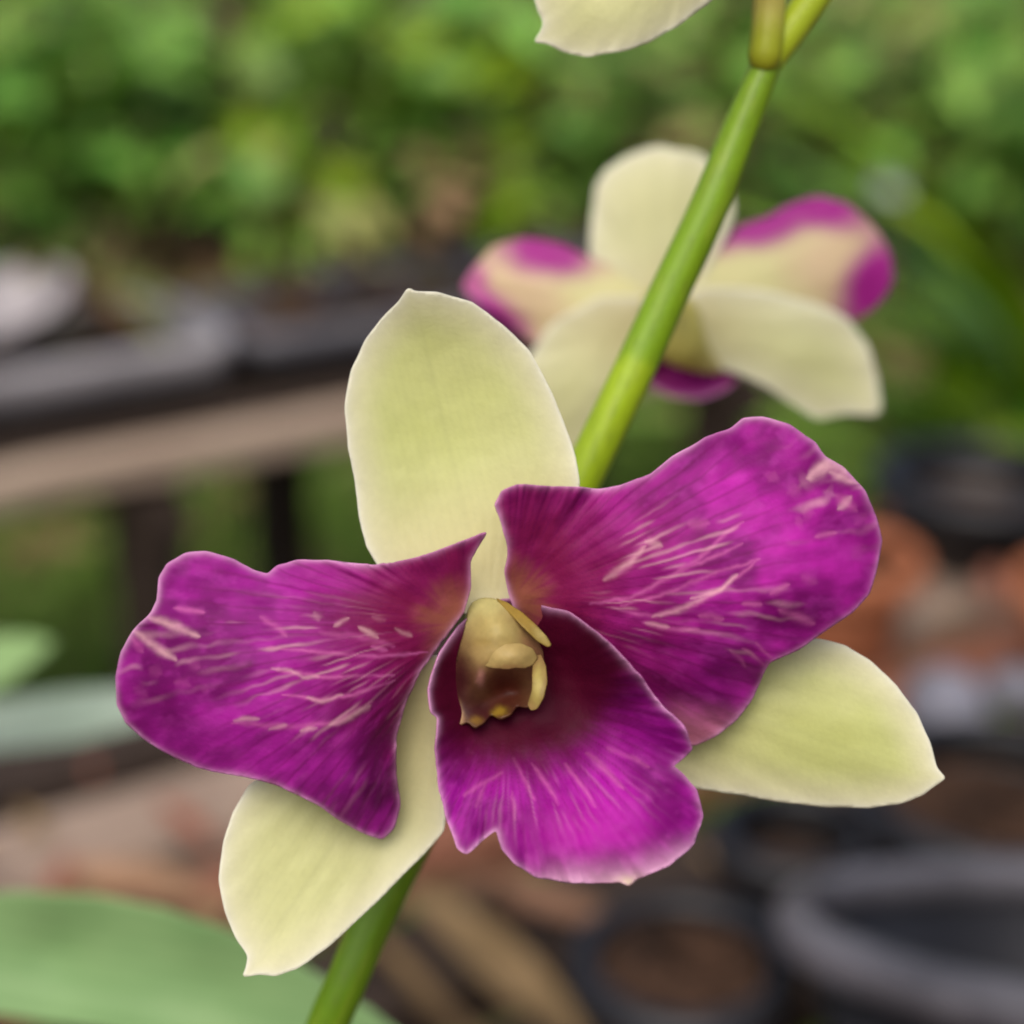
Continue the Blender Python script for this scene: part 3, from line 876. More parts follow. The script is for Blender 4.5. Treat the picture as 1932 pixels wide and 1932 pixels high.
def purple_paint(base, strokes_cream, strokes_pink, seed, bright=(158, 30, 142), dark=(108, 12, 92), rimw=5.5, rim=(226, 166, 208), extra=None, claw=(148, 92, 58), cr=(20, 105), maroon=(118, 18, 58), mr=(70, 400), zones=()):
    bx, by = base
    def f(x, y, ed):
        n = len(x)
        th = np.arctan2(y - by, x - bx); r = np.hypot(x - bx, y - by)
        nb = fnoise(x / 105, y / 105, seed)
        c = mix(flat(bright, n), lin(dark)[None], sstep(0.24, 0.72, nb))
        fine = fnoise(th * 26, r / 60, seed + 2)
        c = c * (1 + (0.56 * fine - 0.28) * sstep(40, 260, r))[:, None]
        c = mix(c, lin((186, 60, 168))[None], 0.25 * sstep(0.5, 0.8, fnoise(th * 22 + 9, r / 38, seed + 12)))
        c = mix(c, lin(maroon)[None], 0.85 * (1 - sstep(mr[0], mr[1], r + 70 * (fnoise(th * 6, r / 110, seed + 25) - 0.5))))
        c = mix(c, lin(claw)[None], 0.72 * (1 - sstep(cr[0], cr[1], r + 60 * (fnoise(th * 5, r / 80, seed + 15) - 0.5))))
        rs = random.Random(seed); fl_, dk_ = [], []
        rmax = r.max()
        for q in range(150):
            i = rs.randrange(n)
            if r[i] < 0.3 * rmax: continue
            a = math.atan2(y[i] - by, x[i] - bx) + rs.uniform(-.25, .25); l = rs.uniform(6, 26)
            s_ = ([(x[i], y[i]), (x[i] + l * math.cos(a), y[i] + l * math.sin(a))], rs.uniform(3.5, 8), rs.uniform(.25, .7))
            (fl_ if q % 2 else dk_).append(s_)
        c = mix(c, lin((196, 78, 178))[None], strokes_mask(x, y, fl_, seed + 3) * 0.4)
        c = mix(c, lin((98, 4, 84))[None], strokes_mask(x, y, dk_, seed + 4) * 0.75)
        line = np.abs(np.mod(th * 15 + 0.9 * fnoise(th * 4, r / 130, seed + 19), 1) - 0.5)
        c = mix(c, lin((100, 6, 74))[None], 0.45 * (1 - sstep(0.0, 0.16, line)) * sstep(60, 160, r) * (1 - sstep(0.55, 0.9, r / rmax)))
        c = mix(c, lin((196, 96, 158))[None], strokes_mask(x, y, strokes_pink, seed) * 0.85)
        c = mix(c, lin((228, 180, 180))[None], strokes_mask(x, y, strokes_cream, seed + 1) * 0.66)
        if zones:
            c = mix(c, lin((226, 176, 180))[None], vein_streaks(x, y, base, zones, 19, seed) * 0.5)
        if extra is not None:
            c = extra(c, x, y, ed)
        c = mix(c, lin(rim)[None], np.exp(-(ed / (rimw * (0.55 + 0.9 * fnoise(x / 60, y / 60, seed + 40)))) ** 1.3) * (0.3 + 0.65 * vnoise(x / 75, y / 75, seed + 41)).clip(0, 0.85))
        return c
    return f

def purple_back(base, w=26):
    def f(x, y, ed):
        n = len(x)
        c = mix(flat((214, 196, 156), n), lin((170, 40, 140))[None], np.exp(-ed / w))
        return c
    return f

def zr2(pts):   # points read off an enlargement of the left petal
    return [(178.6 + a * .3782, 957.9 + b * .3782) for a, b in pts]
def zr3(pts):   # ... of the right petal
    return [(893 + a * .4622, 730.6 + b * .4622) for a, b in pts]
def zr1(pts):   # ... of the flower's throat
    return [(771.2 + a * .3151, 893 + b * .3151) for a, b in pts]

# ---- the flower in front
fl = empty('flower', at(915, 1180, FOCUS + 60 * K), orchid)
fl['label'] = 'sharp front flower with two purple petals, purple lip and cream sepals'

petal('dorsal_sepal', fl, [(880, 1160), (790, 1112), (712, 1068), (690, 1030), (678, 975), (668, 900), (656, 840), (650, 765), (662, 698), (688, 642), (720, 600), (752, 570), (765, 548), (772, 542), (782, 550), (830, 552), (890, 570), (948, 612), (1000, 662), (1040, 740), (1066, 800), (1086, 860), (1094, 912), (1072, 990), (1015, 1080), (955, 1160)],
      [(915, 1155, -46), (1000, 1050, -62), (1085, 900, -42), (880, 960, -72), (870, 850, -84), (658, 850, -52), (700, 1040, -55), (1070, 820, -44), (770, 548, 4), (830, 640, -50), (865, 750, -76), (720, 605, -30), (960, 630, -32), (1020, 720, -42), (668, 720, -46), (790, 1000, -74), (900, 1060, -60)],
      cream_paint(((920, 1150), (775, 545)), 3, 0.68), M_CREAM, sigma=5, ripple=vein_ripple(915, 1250, 0.5, 70, 3, edge=10), seed=1, origin_px=(915, 1150))

petal('lateral_sepal', fl, [(835, 1235), (806, 1240), (720, 1330), (570, 1415), (470, 1480), (440, 1530), (420, 1590), (413, 1660), (424, 1720), (444, 1770), (468, 1805), (463, 1830), (456, 1843), (490, 1838), (520, 1842), (562, 1827), (622, 1786), (690, 1722), (750, 1662), (800, 1612), (838, 1568), (850, 1480), (850, 1350)],
      [(825, 1245, -35), (790, 1400, -115), (715, 1580, -125), (560, 1480, -95), (550, 1700, -64), (460, 1838, -10), (428, 1650, -50), (690, 1722, -80), (620, 1400, -115), (840, 1500, -118), (600, 1800, -40), (470, 1760, -38), (640, 1630, -92), (460, 1520, -72)],
      cream_paint(((830, 1300), (465, 1835)), 5, 0.35), M_CREAM, sigma=5, ripple=vein_ripple(860, 1240, 0.5, 60, 5, edge=8), seed=2, origin_px=(830, 1245))

petal('lateral_sepal', fl, [(990, 1195), (1100, 1175), (1300, 1180), (1440, 1195), (1545, 1205), (1592, 1216), (1642, 1246), (1692, 1292), (1730, 1345), (1755, 1400), (1767, 1447), (1786, 1468), (1765, 1482), (1740, 1500), (1700, 1516), (1640, 1525), (1560, 1523), (1480, 1515), (1400, 1500), (1310, 1488), (1180, 1440), (1060, 1340)],
      [(1000, 1220, -50), (1150, 1300, -118), (1300, 1400, -140), (1400, 1300, -104), (1540, 1212, -78), (1650, 1258, -66), (1560, 1370, -70), (1500, 1512, -125), (1650, 1522, -100), (1783, 1468, -40), (1735, 1370, -56), (1300, 1485, -150), (1450, 1430, -104), (1640, 1440, -72), (1200, 1190, -115)],
      cream_paint(((1100, 1250), (1780, 1468)), 7, 0.75), M_CREAM, sigma=5, ripple=vein_ripple(1000, 1230, 0.5, 60, 7, edge=8), seed=3, origin_px=(1000, 1220))

# left petal
lp_cream = [(zr2([(270, 545), (400, 590), (520, 645)]), 15, .85), (zr2([(190, 610), (300, 690), (405, 755)]), 15, .8), (zr2([(880, 805), (980, 812), (1040, 845), (1120, 842)]), 7, .75),
            (zr2([(1060, 950), (1130, 965), (1240, 935)]), 7, .8), (zr2([(1180, 1085), (1280, 1040), (1370, 985)]), 12, .75), (zr2([(700, 1062), (820, 1050)]), 9, .7),
            (zr2([(1320, 595), (1420, 650)]), 10, .75), (zr2([(1500, 605), (1580, 645)]), 9, .55), (zr2([(1100, 520), (1120, 560)]), 10, .6), (zr2([(1200, 590), (1270, 545)]), 9, .6), (zr2([(870, 1105), (960, 1085)]), 8, .7), (zr2([(1020, 1115), (1110, 1100)]), 8, .7), (zr2([(1390, 545), (1450, 565)]), 7, .5)]
lp_pink = [(zr2([(850, 690), (1100, 720), (1400, 742), (1660, 722)]), 8, .8), (zr2([(900, 812), (1200, 850), (1500, 832)]), 7, .8), (zr2([(930, 930), (1120, 960), (1300, 932), (1500, 862)]), 7, .85),
           (zr2([(680, 1070), (960, 1095), (1200, 1075), (1390, 970)]), 11, .6), (zr2([(400, 500), (545, 525)]), 13, .7), (zr2([(400, 870), (470, 890)]), 13, .75), (zr2([(470, 770), (520, 790)]), 13, .6), (zr2([(280, 800), (330, 830)]), 13, .6), (zr2([(535, 905), (570, 915)]), 10, .45),
           (zr2([(820, 545), (900, 590), (960, 640)]), 12, .5), (zr2([(1120, 620), (1300, 640), (1500, 690)]), 12, .4), (zr2([(1380, 690), (1460, 710)]), 11, .7), (zr2([(180, 640), (240, 720)]), 14, .5), (zr2([(200, 900), (260, 940)]), 14, .4)]
petal('petal', fl, [(920, 1003), (888, 1058), (890, 1110), (876, 1155), (850, 1190), (826, 1222), (796, 1265), (766, 1325), (749, 1390), (749, 1460), (757, 1520), (745, 1562), (722, 1585), (690, 1575), (640, 1549), (600, 1520), (560, 1500), (520, 1480), (470, 1468), (420, 1460), (370, 1448), (320, 1425), (270, 1395), (236, 1365), (220, 1330), (217, 1280), (228, 1230), (250, 1190), (285, 1155), (295, 1130), (298, 1090), (315, 1062), (350, 1043), (390, 1039), (440, 1054), (480, 1075), (505, 1084), (522, 1066), (560, 1056), (620, 1057), (695, 1066), (740, 1062), (800, 1048), (870, 1022)],
      [(850, 1190, 0), (918, 1005, 74), (888, 1080, 22), (800, 1055, 62), (820, 1120, 28), (740, 1066, 44), (620, 1060, 8), (620, 1150, 58), (700, 1200, 50), (600, 1280, 74), (600, 1400, 62), (560, 1495, 8), (505, 1085, 34), (440, 1056, -14), (390, 1042, -26), (300, 1100, -24), (380, 1150, 34), (500, 1160, 52), (222, 1280, -40), (330, 1300, 42), (450, 1300, 66), (272, 1392, -30), (420, 1456, 0), (420, 1390, 48), (722, 1580, -72), (690, 1480, 22), (756, 1500, -70), (748, 1400, -52), (770, 1320, -24), (660, 1390, 58), (720, 1300, 34), (780, 1230, 18), (640, 1545, -24)],
      purple_paint((868, 1175), lp_cream, lp_pink, 21, zones=[(600, 1240, 190, 95, 6, .9), (300, 1250, 80, 70, 30, .6), (700, 1190, 90, 40, 10, .7), (660, 1350, 120, 40, -15, .7), (640, 1480, 60, 60, 0, .35)]), M_PETAL, step=3.1, sigma=4.5, ripple=vein_ripple(880, 1180, 1.7, 30, 21, edge=40), seed=4, origin_px=(850, 1190), back=purple_back((868, 1175)))

# right petal
rp_cream = [(zr3([(530, 790), (640, 715), (700, 650)]), 14, .65), (zr3([(700, 625), (770, 650)]), 16, .7), (zr3([(890, 862), (1000, 832), (1080, 765)]), 9, .8), (zr3([(730, 935), (860, 902), (960, 850)]), 10, .7),
            (zr3([(1370, 372), (1450, 315), (1530, 340)]), 26, .95), (zr3([(1450, 345), (1560, 390)]), 18, .7), (zr3([(1440, 430), (1465, 440)]), 18, .8), (zr3([(1540, 450), (1490, 500)]), 15, .7), (zr3([(700, 962), (800, 980)]), 8, .6), (zr3([(1380, 370), (1340, 400)]), 18, .6)]
rp_pink = [(zr3([(480, 885), (640, 862), (780, 785), (920, 700), (1040, 590), (1100, 545)]), 9, .75), (zr3([(760, 795), (900, 725), (1100, 640)]), 8, .7), (zr3([(600, 895), (760, 850), (960, 770), (1170, 700)]), 8, .7), (zr3([(560, 900), (730, 935), (900, 890), (1000, 832), (1170, 700)]), 8, .75),
           (zr3([(690, 962), (800, 985), (920, 985)]), 9, .7), (zr3([(920, 930), (1020, 945)]), 13, .8), (zr3([(1100, 880), (1180, 890)]), 11, .8), (zr3([(1210, 845), (1290, 808)]), 12, .75), (zr3([(1340, 770), (1395, 800)]), 12, .8),
           (zr3([(1350, 510), (1385, 515)]), 17, .8), (zr3([(1400, 612), (1480, 590)]), 13, .85), (zr3([(1210, 380), (1230, 350)]), 17, .75), (zr3([(1320, 555), (1345, 545)]), 13, .7), (zr3([(1250, 910), (1390, 962)]), 16, .7), (zr3([(1290, 430), (1330, 410)]), 17, .7), (zr3([(1560, 560), (1600, 520)]), 14, .6), (zr3([(1550, 690), (1600, 650)]), 14, .5), (zr3([(1480, 440), (1560, 500)]), 20, .5),
           (zr3([(880, 560), (960, 560)]), 18, .45), (zr3([(600, 760), (700, 640)]), 20, .4), (zr3([(1100, 1060), (1190, 1140)]), 7, .6), (zr3([(1050, 1070), (1110, 1140)]), 7, .5), (zr3([(1150, 1040), (1220, 1110)]), 7, .5)]
def rp_extra(c, x, y, ed):
    pk = sstep(1300, 1400, y + (1320 - x) * 0.15) * sstep(1230, 1290, x)
    c = mix(c, lin((206, 128, 150))[None], pk * 0.8)
    return c
petal('petal', fl, [(934, 955), (944, 926), (975, 914), (1040, 917), (1090, 918), (1130, 923), (1170, 915), (1230, 893), (1270, 860), (1330, 825), (1380, 808), (1403, 789), (1440, 786), (1490, 800), (1540, 835), (1556, 860), (1592, 880), (1632, 925), (1656, 980), (1666, 1020), (1656, 1070), (1641, 1120), (1610, 1155), (1560, 1190), (1510, 1225), (1452, 1250), (1440, 1272), (1420, 1320), (1390, 1360), (1350, 1390), (1310, 1408), (1240, 1400), (1150, 1320), (1050, 1240), (985, 1190), (965, 1140), (950, 1080), (958, 1050), (955, 1020), (944, 985)],
      [(965, 1120, 0), (945, 935, 100), (1040, 920, 66), (1010, 1030, 26), (950, 1060, 40), (1090, 1000, 34), (1100, 1130, 18), (1130, 925, 34), (1230, 897, 12), (1180, 1000, 56), (1270, 1010, 66), (1320, 830, 0), (1405, 795, -22), (1540, 840, -14), (1420, 930, 48), (1550, 940, 44), (1660, 1020, -6), (1570, 1050, 62), (1640, 1130, 16), (1490, 1110, 92), (1350, 1120, 84), (1560, 1190, 36), (1500, 1228, 30), (1250, 1170, 58), (1440, 1270, -14), (1320, 1260, 26), (1150, 1190, 16), (1420, 1325, -58), (1310, 1404, -84), (1220, 1290, -30), (1080, 1220, -30), (1150, 1320, -70), (1360, 1340, -40)],
      purple_paint((965, 1135), rp_cream, rp_pink, 33, bright=(174, 34, 152), dark=(120, 12, 102), extra=rp_extra, mr=(90, 440), zones=[(1300, 1080, 210, 80, -28, .9), (1580, 930, 95, 75, 30, .95), (1230, 1020, 80, 45, -40, .8), (1380, 1160, 130, 45, -12, .7), (1420, 1240, 70, 30, 45, .5)]), M_PETAL, step=3.1, sigma=4.5, ripple=vein_ripple(960, 1130, 1.7, 30, 33, edge=38), seed=5, origin_px=(965, 1120), back=purple_back((965, 1135)))

# lip
lip_pink = [(zr1([(620, 1700), (700, 1850), (760, 1960)]), 7, .6), (zr1([(740, 1740), (850, 1900), (900, 1990)]), 8, .75), (zr1([(930, 1740), (1060, 1900), (1120, 2000)]), 9, .85), (zr1([(1070, 1670), (1290, 1890)]), 12, .65), (zr1([(560, 1790), (420, 1870), (330, 1930)]), 9, .5), (zr1([(350, 1650), (380, 1670)]), 8, .3), (zr1([(1180, 1640), (1440, 1760)]), 10, .4), (zr1([(460, 1850), (400, 2000)]), 8, .5), (zr1([(620, 1900), (640, 2080)]), 7, .5)]
def lip_extra(c, x, y, ed):
    th = np.arctan2(y - 1330, x - 960); r = np.hypot(x - 960, (y - 1300))
    throat = 1 - sstep(110, 232, np.hypot((x - 985) * 0.72, y - 1270) + 26 * (fnoise(th * 14, r / 120, 77) - 0.5))
    c = mix(c, lin((66, 2, 26))[None], throat * 0.95)
    hot = np.exp(-(((x - 1110) / 130) ** 2 + ((y - 1570) / 75) ** 2))  # brighter patch painted where the lip turns up to the light
    c = mix(c, lin((186, 24, 164))[None], hot * 0.6)
    pale = sstep(1560, 1665, y + 0.10 * (x - 1180)) * np.exp(-ed / 34.0) * sstep(960, 1100, x)
    c = mix(c, lin((232, 178, 208))[None], pale * 0.95)
    tipc = np.exp(-(((x - 1185) / 26) ** 2 + ((y - 1668) / 14) ** 2))
    c = mix(c, lin((236, 222, 180))[None], tipc * 0.9)
    return c
petal('lip', fl, [(985, 1128), (1022, 1143), (1072, 1152), (1124, 1190), (1170, 1232), (1212, 1280), (1246, 1328), (1272, 1352), (1292, 1370), (1300, 1393), (1309, 1414), (1291, 1431), (1269, 1446), (1291, 1461), (1316, 1490), (1329, 1540), (1311, 1592), (1262, 1636), (1204, 1660), (1187, 1673), (1172, 1664), (1082, 1668), (1010, 1655), (970, 1630), (946, 1602), (936, 1566), (918, 1580), (900, 1597), (880, 1612), (862, 1602), (845, 1550), (826, 1490), (821, 1420), (826, 1352), (814, 1346), (806, 1300), (828, 1232), (862, 1182), (900, 1150), (940, 1130)],
      [(940, 1140, -44), (990, 1135, -30), (950, 1330, -40), (1000, 1240, -40), (1060, 1240, -24), (1022, 1148, -8), (1072, 1156, 30), (1124, 1194, 88), (1212, 1284, 140), (1292, 1375, 150), (1305, 1415, 132), (1110, 1290, 8), (1170, 1350, 48), (862, 1184, -10), (830, 1232, 26), (808, 1300, 56), (818, 1345, 66), (846, 1290, 10), (824, 1430, 78), (862, 1600, 122), (890, 1300, -20), (900, 1400, 4), (1000, 1400, 2), (980, 1470, 56), (1090, 1430, 40), (1200, 1430, 84), (1100, 1530, 118), (940, 1560, 108), (1000, 1640, 126), (1150, 1662, 138), (1320, 1540, 100), (1210, 1550, 146), (1272, 1447, 118), (1100, 1600, 144), (870, 1500, 84), (1280, 1600, 118)],
      purple_paint((960, 1290), [], lip_pink, 45, bright=(156, 18, 144), dark=(112, 6, 100), extra=lip_extra, claw=(84, 4, 34), maroon=(96, 6, 48), mr=(110, 230), cr=(10, 60), zones=[(1060, 1520, 150, 70, 0, .45)], rim=(230, 170, 212)), M_PETAL, step=3.8, sigma=4.0, ripple=vein_ripple(965, 1300, 2.0, 24, 45, lo=110, hi=280, edge=40), seed=6, wob=2.2, origin_px=(940, 1150), back=purple_back((960, 1290)))

# column, anther cap, wings
def solid_paint(c1, c2, seed=0, sc=14):
    def f(x, y, u, v):
        return mix(flat(c1, len(x)), lin(c2)[None], fnoise(u * sc, v * 2.2, seed))
    return f
def blob_paint(base, blobs, seed=0, rimc=None):
    """colour of the column in soft patches, pigment and painted-in shading: centre, half sizes, turn, colour, strength"""
    def f(x, y, ed):
        c = flat(base, len(x))
        xx = x + 9 * (fnoise(x / 15, y / 15, seed) - 0.5); yy = y + 9 * (fnoise(x / 15 + 9, y / 15, seed + 1) - 0.5)
        for (cx, cy), rx, ry, rot, col, a in blobs:
            q = math.radians(rot)
            X = (xx - cx) * math.cos(q) + (yy - cy) * math.sin(q); Y = -(xx - cx) * math.sin(q) + (yy - cy) * math.cos(q)
            c = mix(c, lin(col)[None], a * np.exp(-((X / rx) ** 2 + (Y / ry) ** 2) ** 1.3))
        if rimc is not None:
            c = mix(c, lin(rimc)[None], 0.5 * np.exp(-ed / 5.0) * sstep(1240, 1300, y) * (0.4 + 0.7 * vnoise(x / 14, y / 14, seed + 9)).clip(0, 1))
        return c * (0.88 + 0.24 * fnoise(x / 9, y / 9, seed + 4))[:, None]
    return f
z1 = lambda a, b: zr1([(a, b)])[0]
CT = lambda rows: [z1(a, b) + (h,) for a, b, h in rows]
colm = petal('column', fl, zr1([(345, 880), (352, 812), (385, 768), (440, 744), (505, 746), (565, 772), (640, 825), (710, 900), (765, 990), (805, 1060), (815, 1140), (805, 1260), (770, 1350), (705, 1400), (645, 1386), (612, 1440), (545, 1470), (495, 1436), (455, 1488), (395, 1526), (352, 1486), (305, 1508), (262, 1430), (245, 1340), (265, 1200), (300, 1050), (330, 950)]),
      CT([(440, 746, -40), (505, 750, -36), (380, 775, -40), (345, 860, -22), (450, 820, 32), (540, 900, 56), (620, 900, 40), (700, 930, 14), (560, 1000, 56), (420, 980, 38), (560, 1050, 60), (640, 1100, 62), (790, 1060, 6), (480, 1130, 58), (430, 1220, 48), (500, 1200, 36), (580, 1200, 10), (660, 1200, 8), (580, 1280, -44), (660, 1320, -40), (500, 1330, -30), (800, 1240, 6), (580, 1445, 16), (700, 1400, 14), (330, 1150, 14), (380, 1150, 38), (255, 1300, -16), (340, 1330, 20), (300, 1480, 16), (420, 1500, 20), (430, 1390, -18)]),
      blob_paint((140, 104, 66), [(z1(470, 1440), 100, 44, -8, (62, 14, 22), .98), (z1(290, 1260), 36, 96, 8, (64, 18, 26), .97), (z1(440, 770), 62, 50, 0, (208, 198, 132), .95), (z1(530, 960), 58, 40, 10, (192, 174, 106), .9), (z1(470, 1070), 34, 30, 0, (176, 150, 92), .85), (z1(520, 1010), 40, 12, 0, (150, 126, 58), .6), (z1(620, 1090), 48, 22, 0, (184, 160, 98), .9), (z1(580, 1280), 44, 38, 0, (96, 40, 28), .97), (z1(430, 1225), 9, 16, 0, (196, 140, 124), .9), (z1(545, 1425), 15, 10, 0, (160, 130, 42), .9), (z1(305, 1445), 8, 24, -14, (190, 146, 100), .95), (z1(400, 1480), 13, 9, 0, (140, 104, 40), .8), (z1(740, 1040), 14, 30, -40, (150, 104, 78), .7), (z1(790, 1200), 14, 50, 0, (96, 40, 40), .8)], 5),  # dark left patch is side shading put into the colour
      M_CREAM, step=2.6, sigma=3.6, thick=20, wob=0.6, seed=7, origin_px=(915, 1100))
petal('anther_cap', colm, zr1([(440, 1110), (480, 1050), (570, 1022), (670, 1015), (745, 1050), (775, 1105), (745, 1150), (690, 1172), (640, 1164), (600, 1176), (550, 1172), (490, 1166), (445, 1150)]),
      CT([(445, 1120, 46), (570, 1028, 56), (660, 1020, 52), (770, 1105, 30), (610, 1095, 80), (680, 1090, 74), (540, 1100, 74), (600, 1172, 60), (690, 1165, 56), (500, 1155, 58)]),
      blob_paint((178, 154, 94), [(z1(590, 1080), 36, 14, 0, (192, 168, 106), .9), (z1(600, 1165), 40, 7, 0, (150, 112, 70), .7)], 6), M_CREAM, step=2.4, sigma=3.0, thick=24, wob=0.6, seed=8)
petal('column_wing', colm, zr1([(520, 745), (590, 772), (680, 832), (760, 905), (828, 978), (858, 1030), (838, 1042), (780, 1010), (715, 950), (645, 880), (575, 810)]),
      CT([(540, 765, -14), (660, 840, 26), (760, 930, 36), (850, 1032, 28), (620, 805, 14), (800, 965, 36), (650, 870, 40), (720, 940, 46), (790, 1010, 38)]),
      blob_paint((158, 130, 56), [(z1(800, 970), 12, 24, -40, (190, 172, 104), .9)], 7), M_CREAM, step=2.4, sigma=2.5, thick=12, wob=0.4, seed=9)
petal('column_wing', colm, zr1([(745, 1100), (790, 1080), (822, 1150), (830, 1250), (806, 1345), (766, 1412), (730, 1422), (710, 1385), (736, 1300), (738, 1200)]),
      CT([(780, 1095, 24), (785, 1150, 50), (780, 1250, 74), (735, 1250, 70), (828, 1240, 66), (735, 1415, 66), (770, 1340, 82), (715, 1380, 62)]),
      blob_paint((146, 120, 66), [(z1(780, 1120), 16, 18, 0, (130, 90, 66), .8), (z1(775, 1260), 10, 44, 4, (188, 172, 94), .9), (z1(730, 1400), 10, 10, 0, (170, 140, 84), .8)], 8), M_CREAM, step=2.4, sigma=2.5, thick=14, wob=0.4, seed=10)
pd_green = lambda x, y, u, v: mix(flat((196, 196, 120), len(x)), lin((120, 150, 44))[None], u)
tube('pedicel', fl, [(914, 1160, FOCUS + 95 * K, 34), (920, 1168, FOCUS + 170 * K, 40), (940, 1185, FOCUS + 300 * K, 30), (962, 1195, STEM_D - 0.001, 26)], M_STEMP, pd_green, absolute=True)

# ---- stem
def stem_paint(x, y, u, v):
    n = len(x)
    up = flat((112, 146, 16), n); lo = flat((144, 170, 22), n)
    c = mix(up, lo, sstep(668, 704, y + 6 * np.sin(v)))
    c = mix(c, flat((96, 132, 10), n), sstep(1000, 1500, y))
    sp = sstep(0.70, 0.80, vnoise(v * 9.0, y / 9.0, 29))
    c = mix(c, flat((92, 112, 30), n), sp * 0.3)
    rid = np.sin(v * 11 + 1.5 * fnoise(v, y / 200.0, 6))
    c = c * (1 + 0.06 * rid)[:, None]
    c = c * (0.92 + 0.16 * fnoise(v * 5.0, y / 160.0, 3))[:, None]
    c = mix(c, flat((150, 160, 60), n), 0.25 * sstep(0.55, 0.8, fnoise(v * 3.0 + 5, y / 60.0, 13)))
    return c
orch_base_px = None
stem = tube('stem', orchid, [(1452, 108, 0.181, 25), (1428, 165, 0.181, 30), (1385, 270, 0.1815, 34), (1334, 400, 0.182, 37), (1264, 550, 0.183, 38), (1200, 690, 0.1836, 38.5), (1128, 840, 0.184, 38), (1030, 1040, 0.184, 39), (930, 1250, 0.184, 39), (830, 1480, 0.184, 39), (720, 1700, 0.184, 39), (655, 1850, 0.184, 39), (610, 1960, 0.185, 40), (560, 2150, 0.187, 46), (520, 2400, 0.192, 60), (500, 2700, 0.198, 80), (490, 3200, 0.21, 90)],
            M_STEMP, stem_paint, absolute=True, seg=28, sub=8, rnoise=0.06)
tube('stem', orchid, [(1445, 118, 0.182, 30), (1478, 72, 0.1815, 32), (1516, 20, 0.181, 32), (1556, -40, 0.1805, 33), (1640, -170, 0.1795, 32), (1720, -330, 0.178, 28)], M_STEMP,
     lambda x, y, u, v: mix(flat((172, 188, 40), len(x)), flat((150, 174, 40), len(x)), u), absolute=True, seg=24)
tube('bract', orchid, [(1440, 124, 0.1805, 26), (1443, 104, 0.1800, 31), (1448, 60, 0.1796, 31), (1451, 10, 0.1792, 31), (1453, -60, 0.178, 30), (1450, -150, 0.177, 26)], M_STEMP,
     lambda x, y, u, v: mix(mix(flat((128, 130, 24), len(x)), flat((150, 158, 30), len(x)), sstep(0.05, 0.3, u)), flat((178, 168, 84), len(x)), sstep(0.3, 0.7, u)), absolute=True, seg=24)
# ---- the flower behind, seen from its back
BD = 0.230
fb = empty('flower', at(1250, 590, BD), orchid)
fb['label'] = 'blurred rear flower seen from its back, cream with purple petal edges'
BS = dict(d0=BD, step=6.5, wob=2.0)
petal('dorsal_sepal', fb, [(1190, 600), (1150, 520), (1112, 480), (1114, 430), (1122, 352), (1142, 320), (1182, 294), (1240, 274), (1322, 289), (1376, 340), (1386, 400), (1368, 450), (1330, 520), (1290, 600)],
      [(1240, 590, 40), (1240, 450, 6), (1115, 430, -30), (1385, 400, -30), (1240, 278, -60), (1240, 350, -14), (1150, 330, -40), (1350, 330, -40)],
      cream_paint(((1240, 600), (1240, 280)), 15, 0.1), M_CREAM, ripple=vein_ripple(1240, 640, 0.9, 30, 5, edge=20), seed=11, **BS)
def edged(reg, base=(222, 196, 150)):
    def f(x, y, ed):
        n = len(x)
        c = flat((220, 215, 156), n)
        for (cx, cy, rx, ry, rot, col, a) in reg:
            q = math.radians(rot)
            X = (x - cx) * math.cos(q) + (y - cy) * math.sin(q); Y = -(x - cx) * math.sin(q) + (y - cy) * math.cos(q)
            d = np.hypot(X / rx, Y / ry) + 0.25 * (fnoise(x / 40, y / 40, 5) - 0.5)
            c = mix(c, lin(col)[None], a * (1 - sstep(0.35, 1.3, d)))
        return c
    return f
PU = (172, 36, 142); PK = (222, 178, 160)
petal('petal', fb, [(1230, 560), (1150, 500), (1108, 482), (1062, 460), (990, 448), (930, 464), (898, 500), (868, 540), (900, 575), (955, 612), (1000, 645), (1060, 680), (1150, 660), (1220, 620)],
      [(1220, 580, 40), (1100, 500, -10), (990, 455, -44), (1000, 540, 10), (872, 540, -60), (960, 612, -40), (1060, 670, -10), (1110, 570, 24), (930, 470, -54)],
      edged([(975, 550, 120, 80, 30, PK, .5), (1030, 478, 120, 52, 10, PU, 1), (920, 596, 125, 50, 36, PU, 1), (890, 530, 36, 50, 20, (196, 96, 158), .9)]), M_CREAM, ripple=vein_ripple(1240, 590, 0.9, 30, 6, edge=24), seed=12, **BS)
petal('petal', fb, [(1270, 560), (1330, 480), (1365, 462), (1390, 428), (1450, 408), (1490, 384), (1540, 368), (1602, 384), (1652, 430), (1682, 480), (1687, 530), (1662, 572), (1622, 602), (1570, 620), (1450, 640), (1330, 620)],
      [(1270, 590, 40), (1380, 445, -20), (1540, 374, -50), (1480, 480, 10), (1680, 500, -54), (1600, 500, 0), (1620, 600, -56), (1480, 600, 10), (1400, 540, 24), (1650, 430, -52)],
      edged([(1580, 500, 110, 100, 0, PK, .5), (1430, 428, 130, 46, -14, PU, 1), (1545, 392, 120, 50, 10, PU, 1), (1648, 535, 130, 62, -66, PU, 1), (1652, 436, 26, 22, 30, (206, 160, 160), .6)]), M_CREAM, ripple=vein_ripple(1260, 590, 0.9, 30, 7, edge=24), seed=13, **BS)
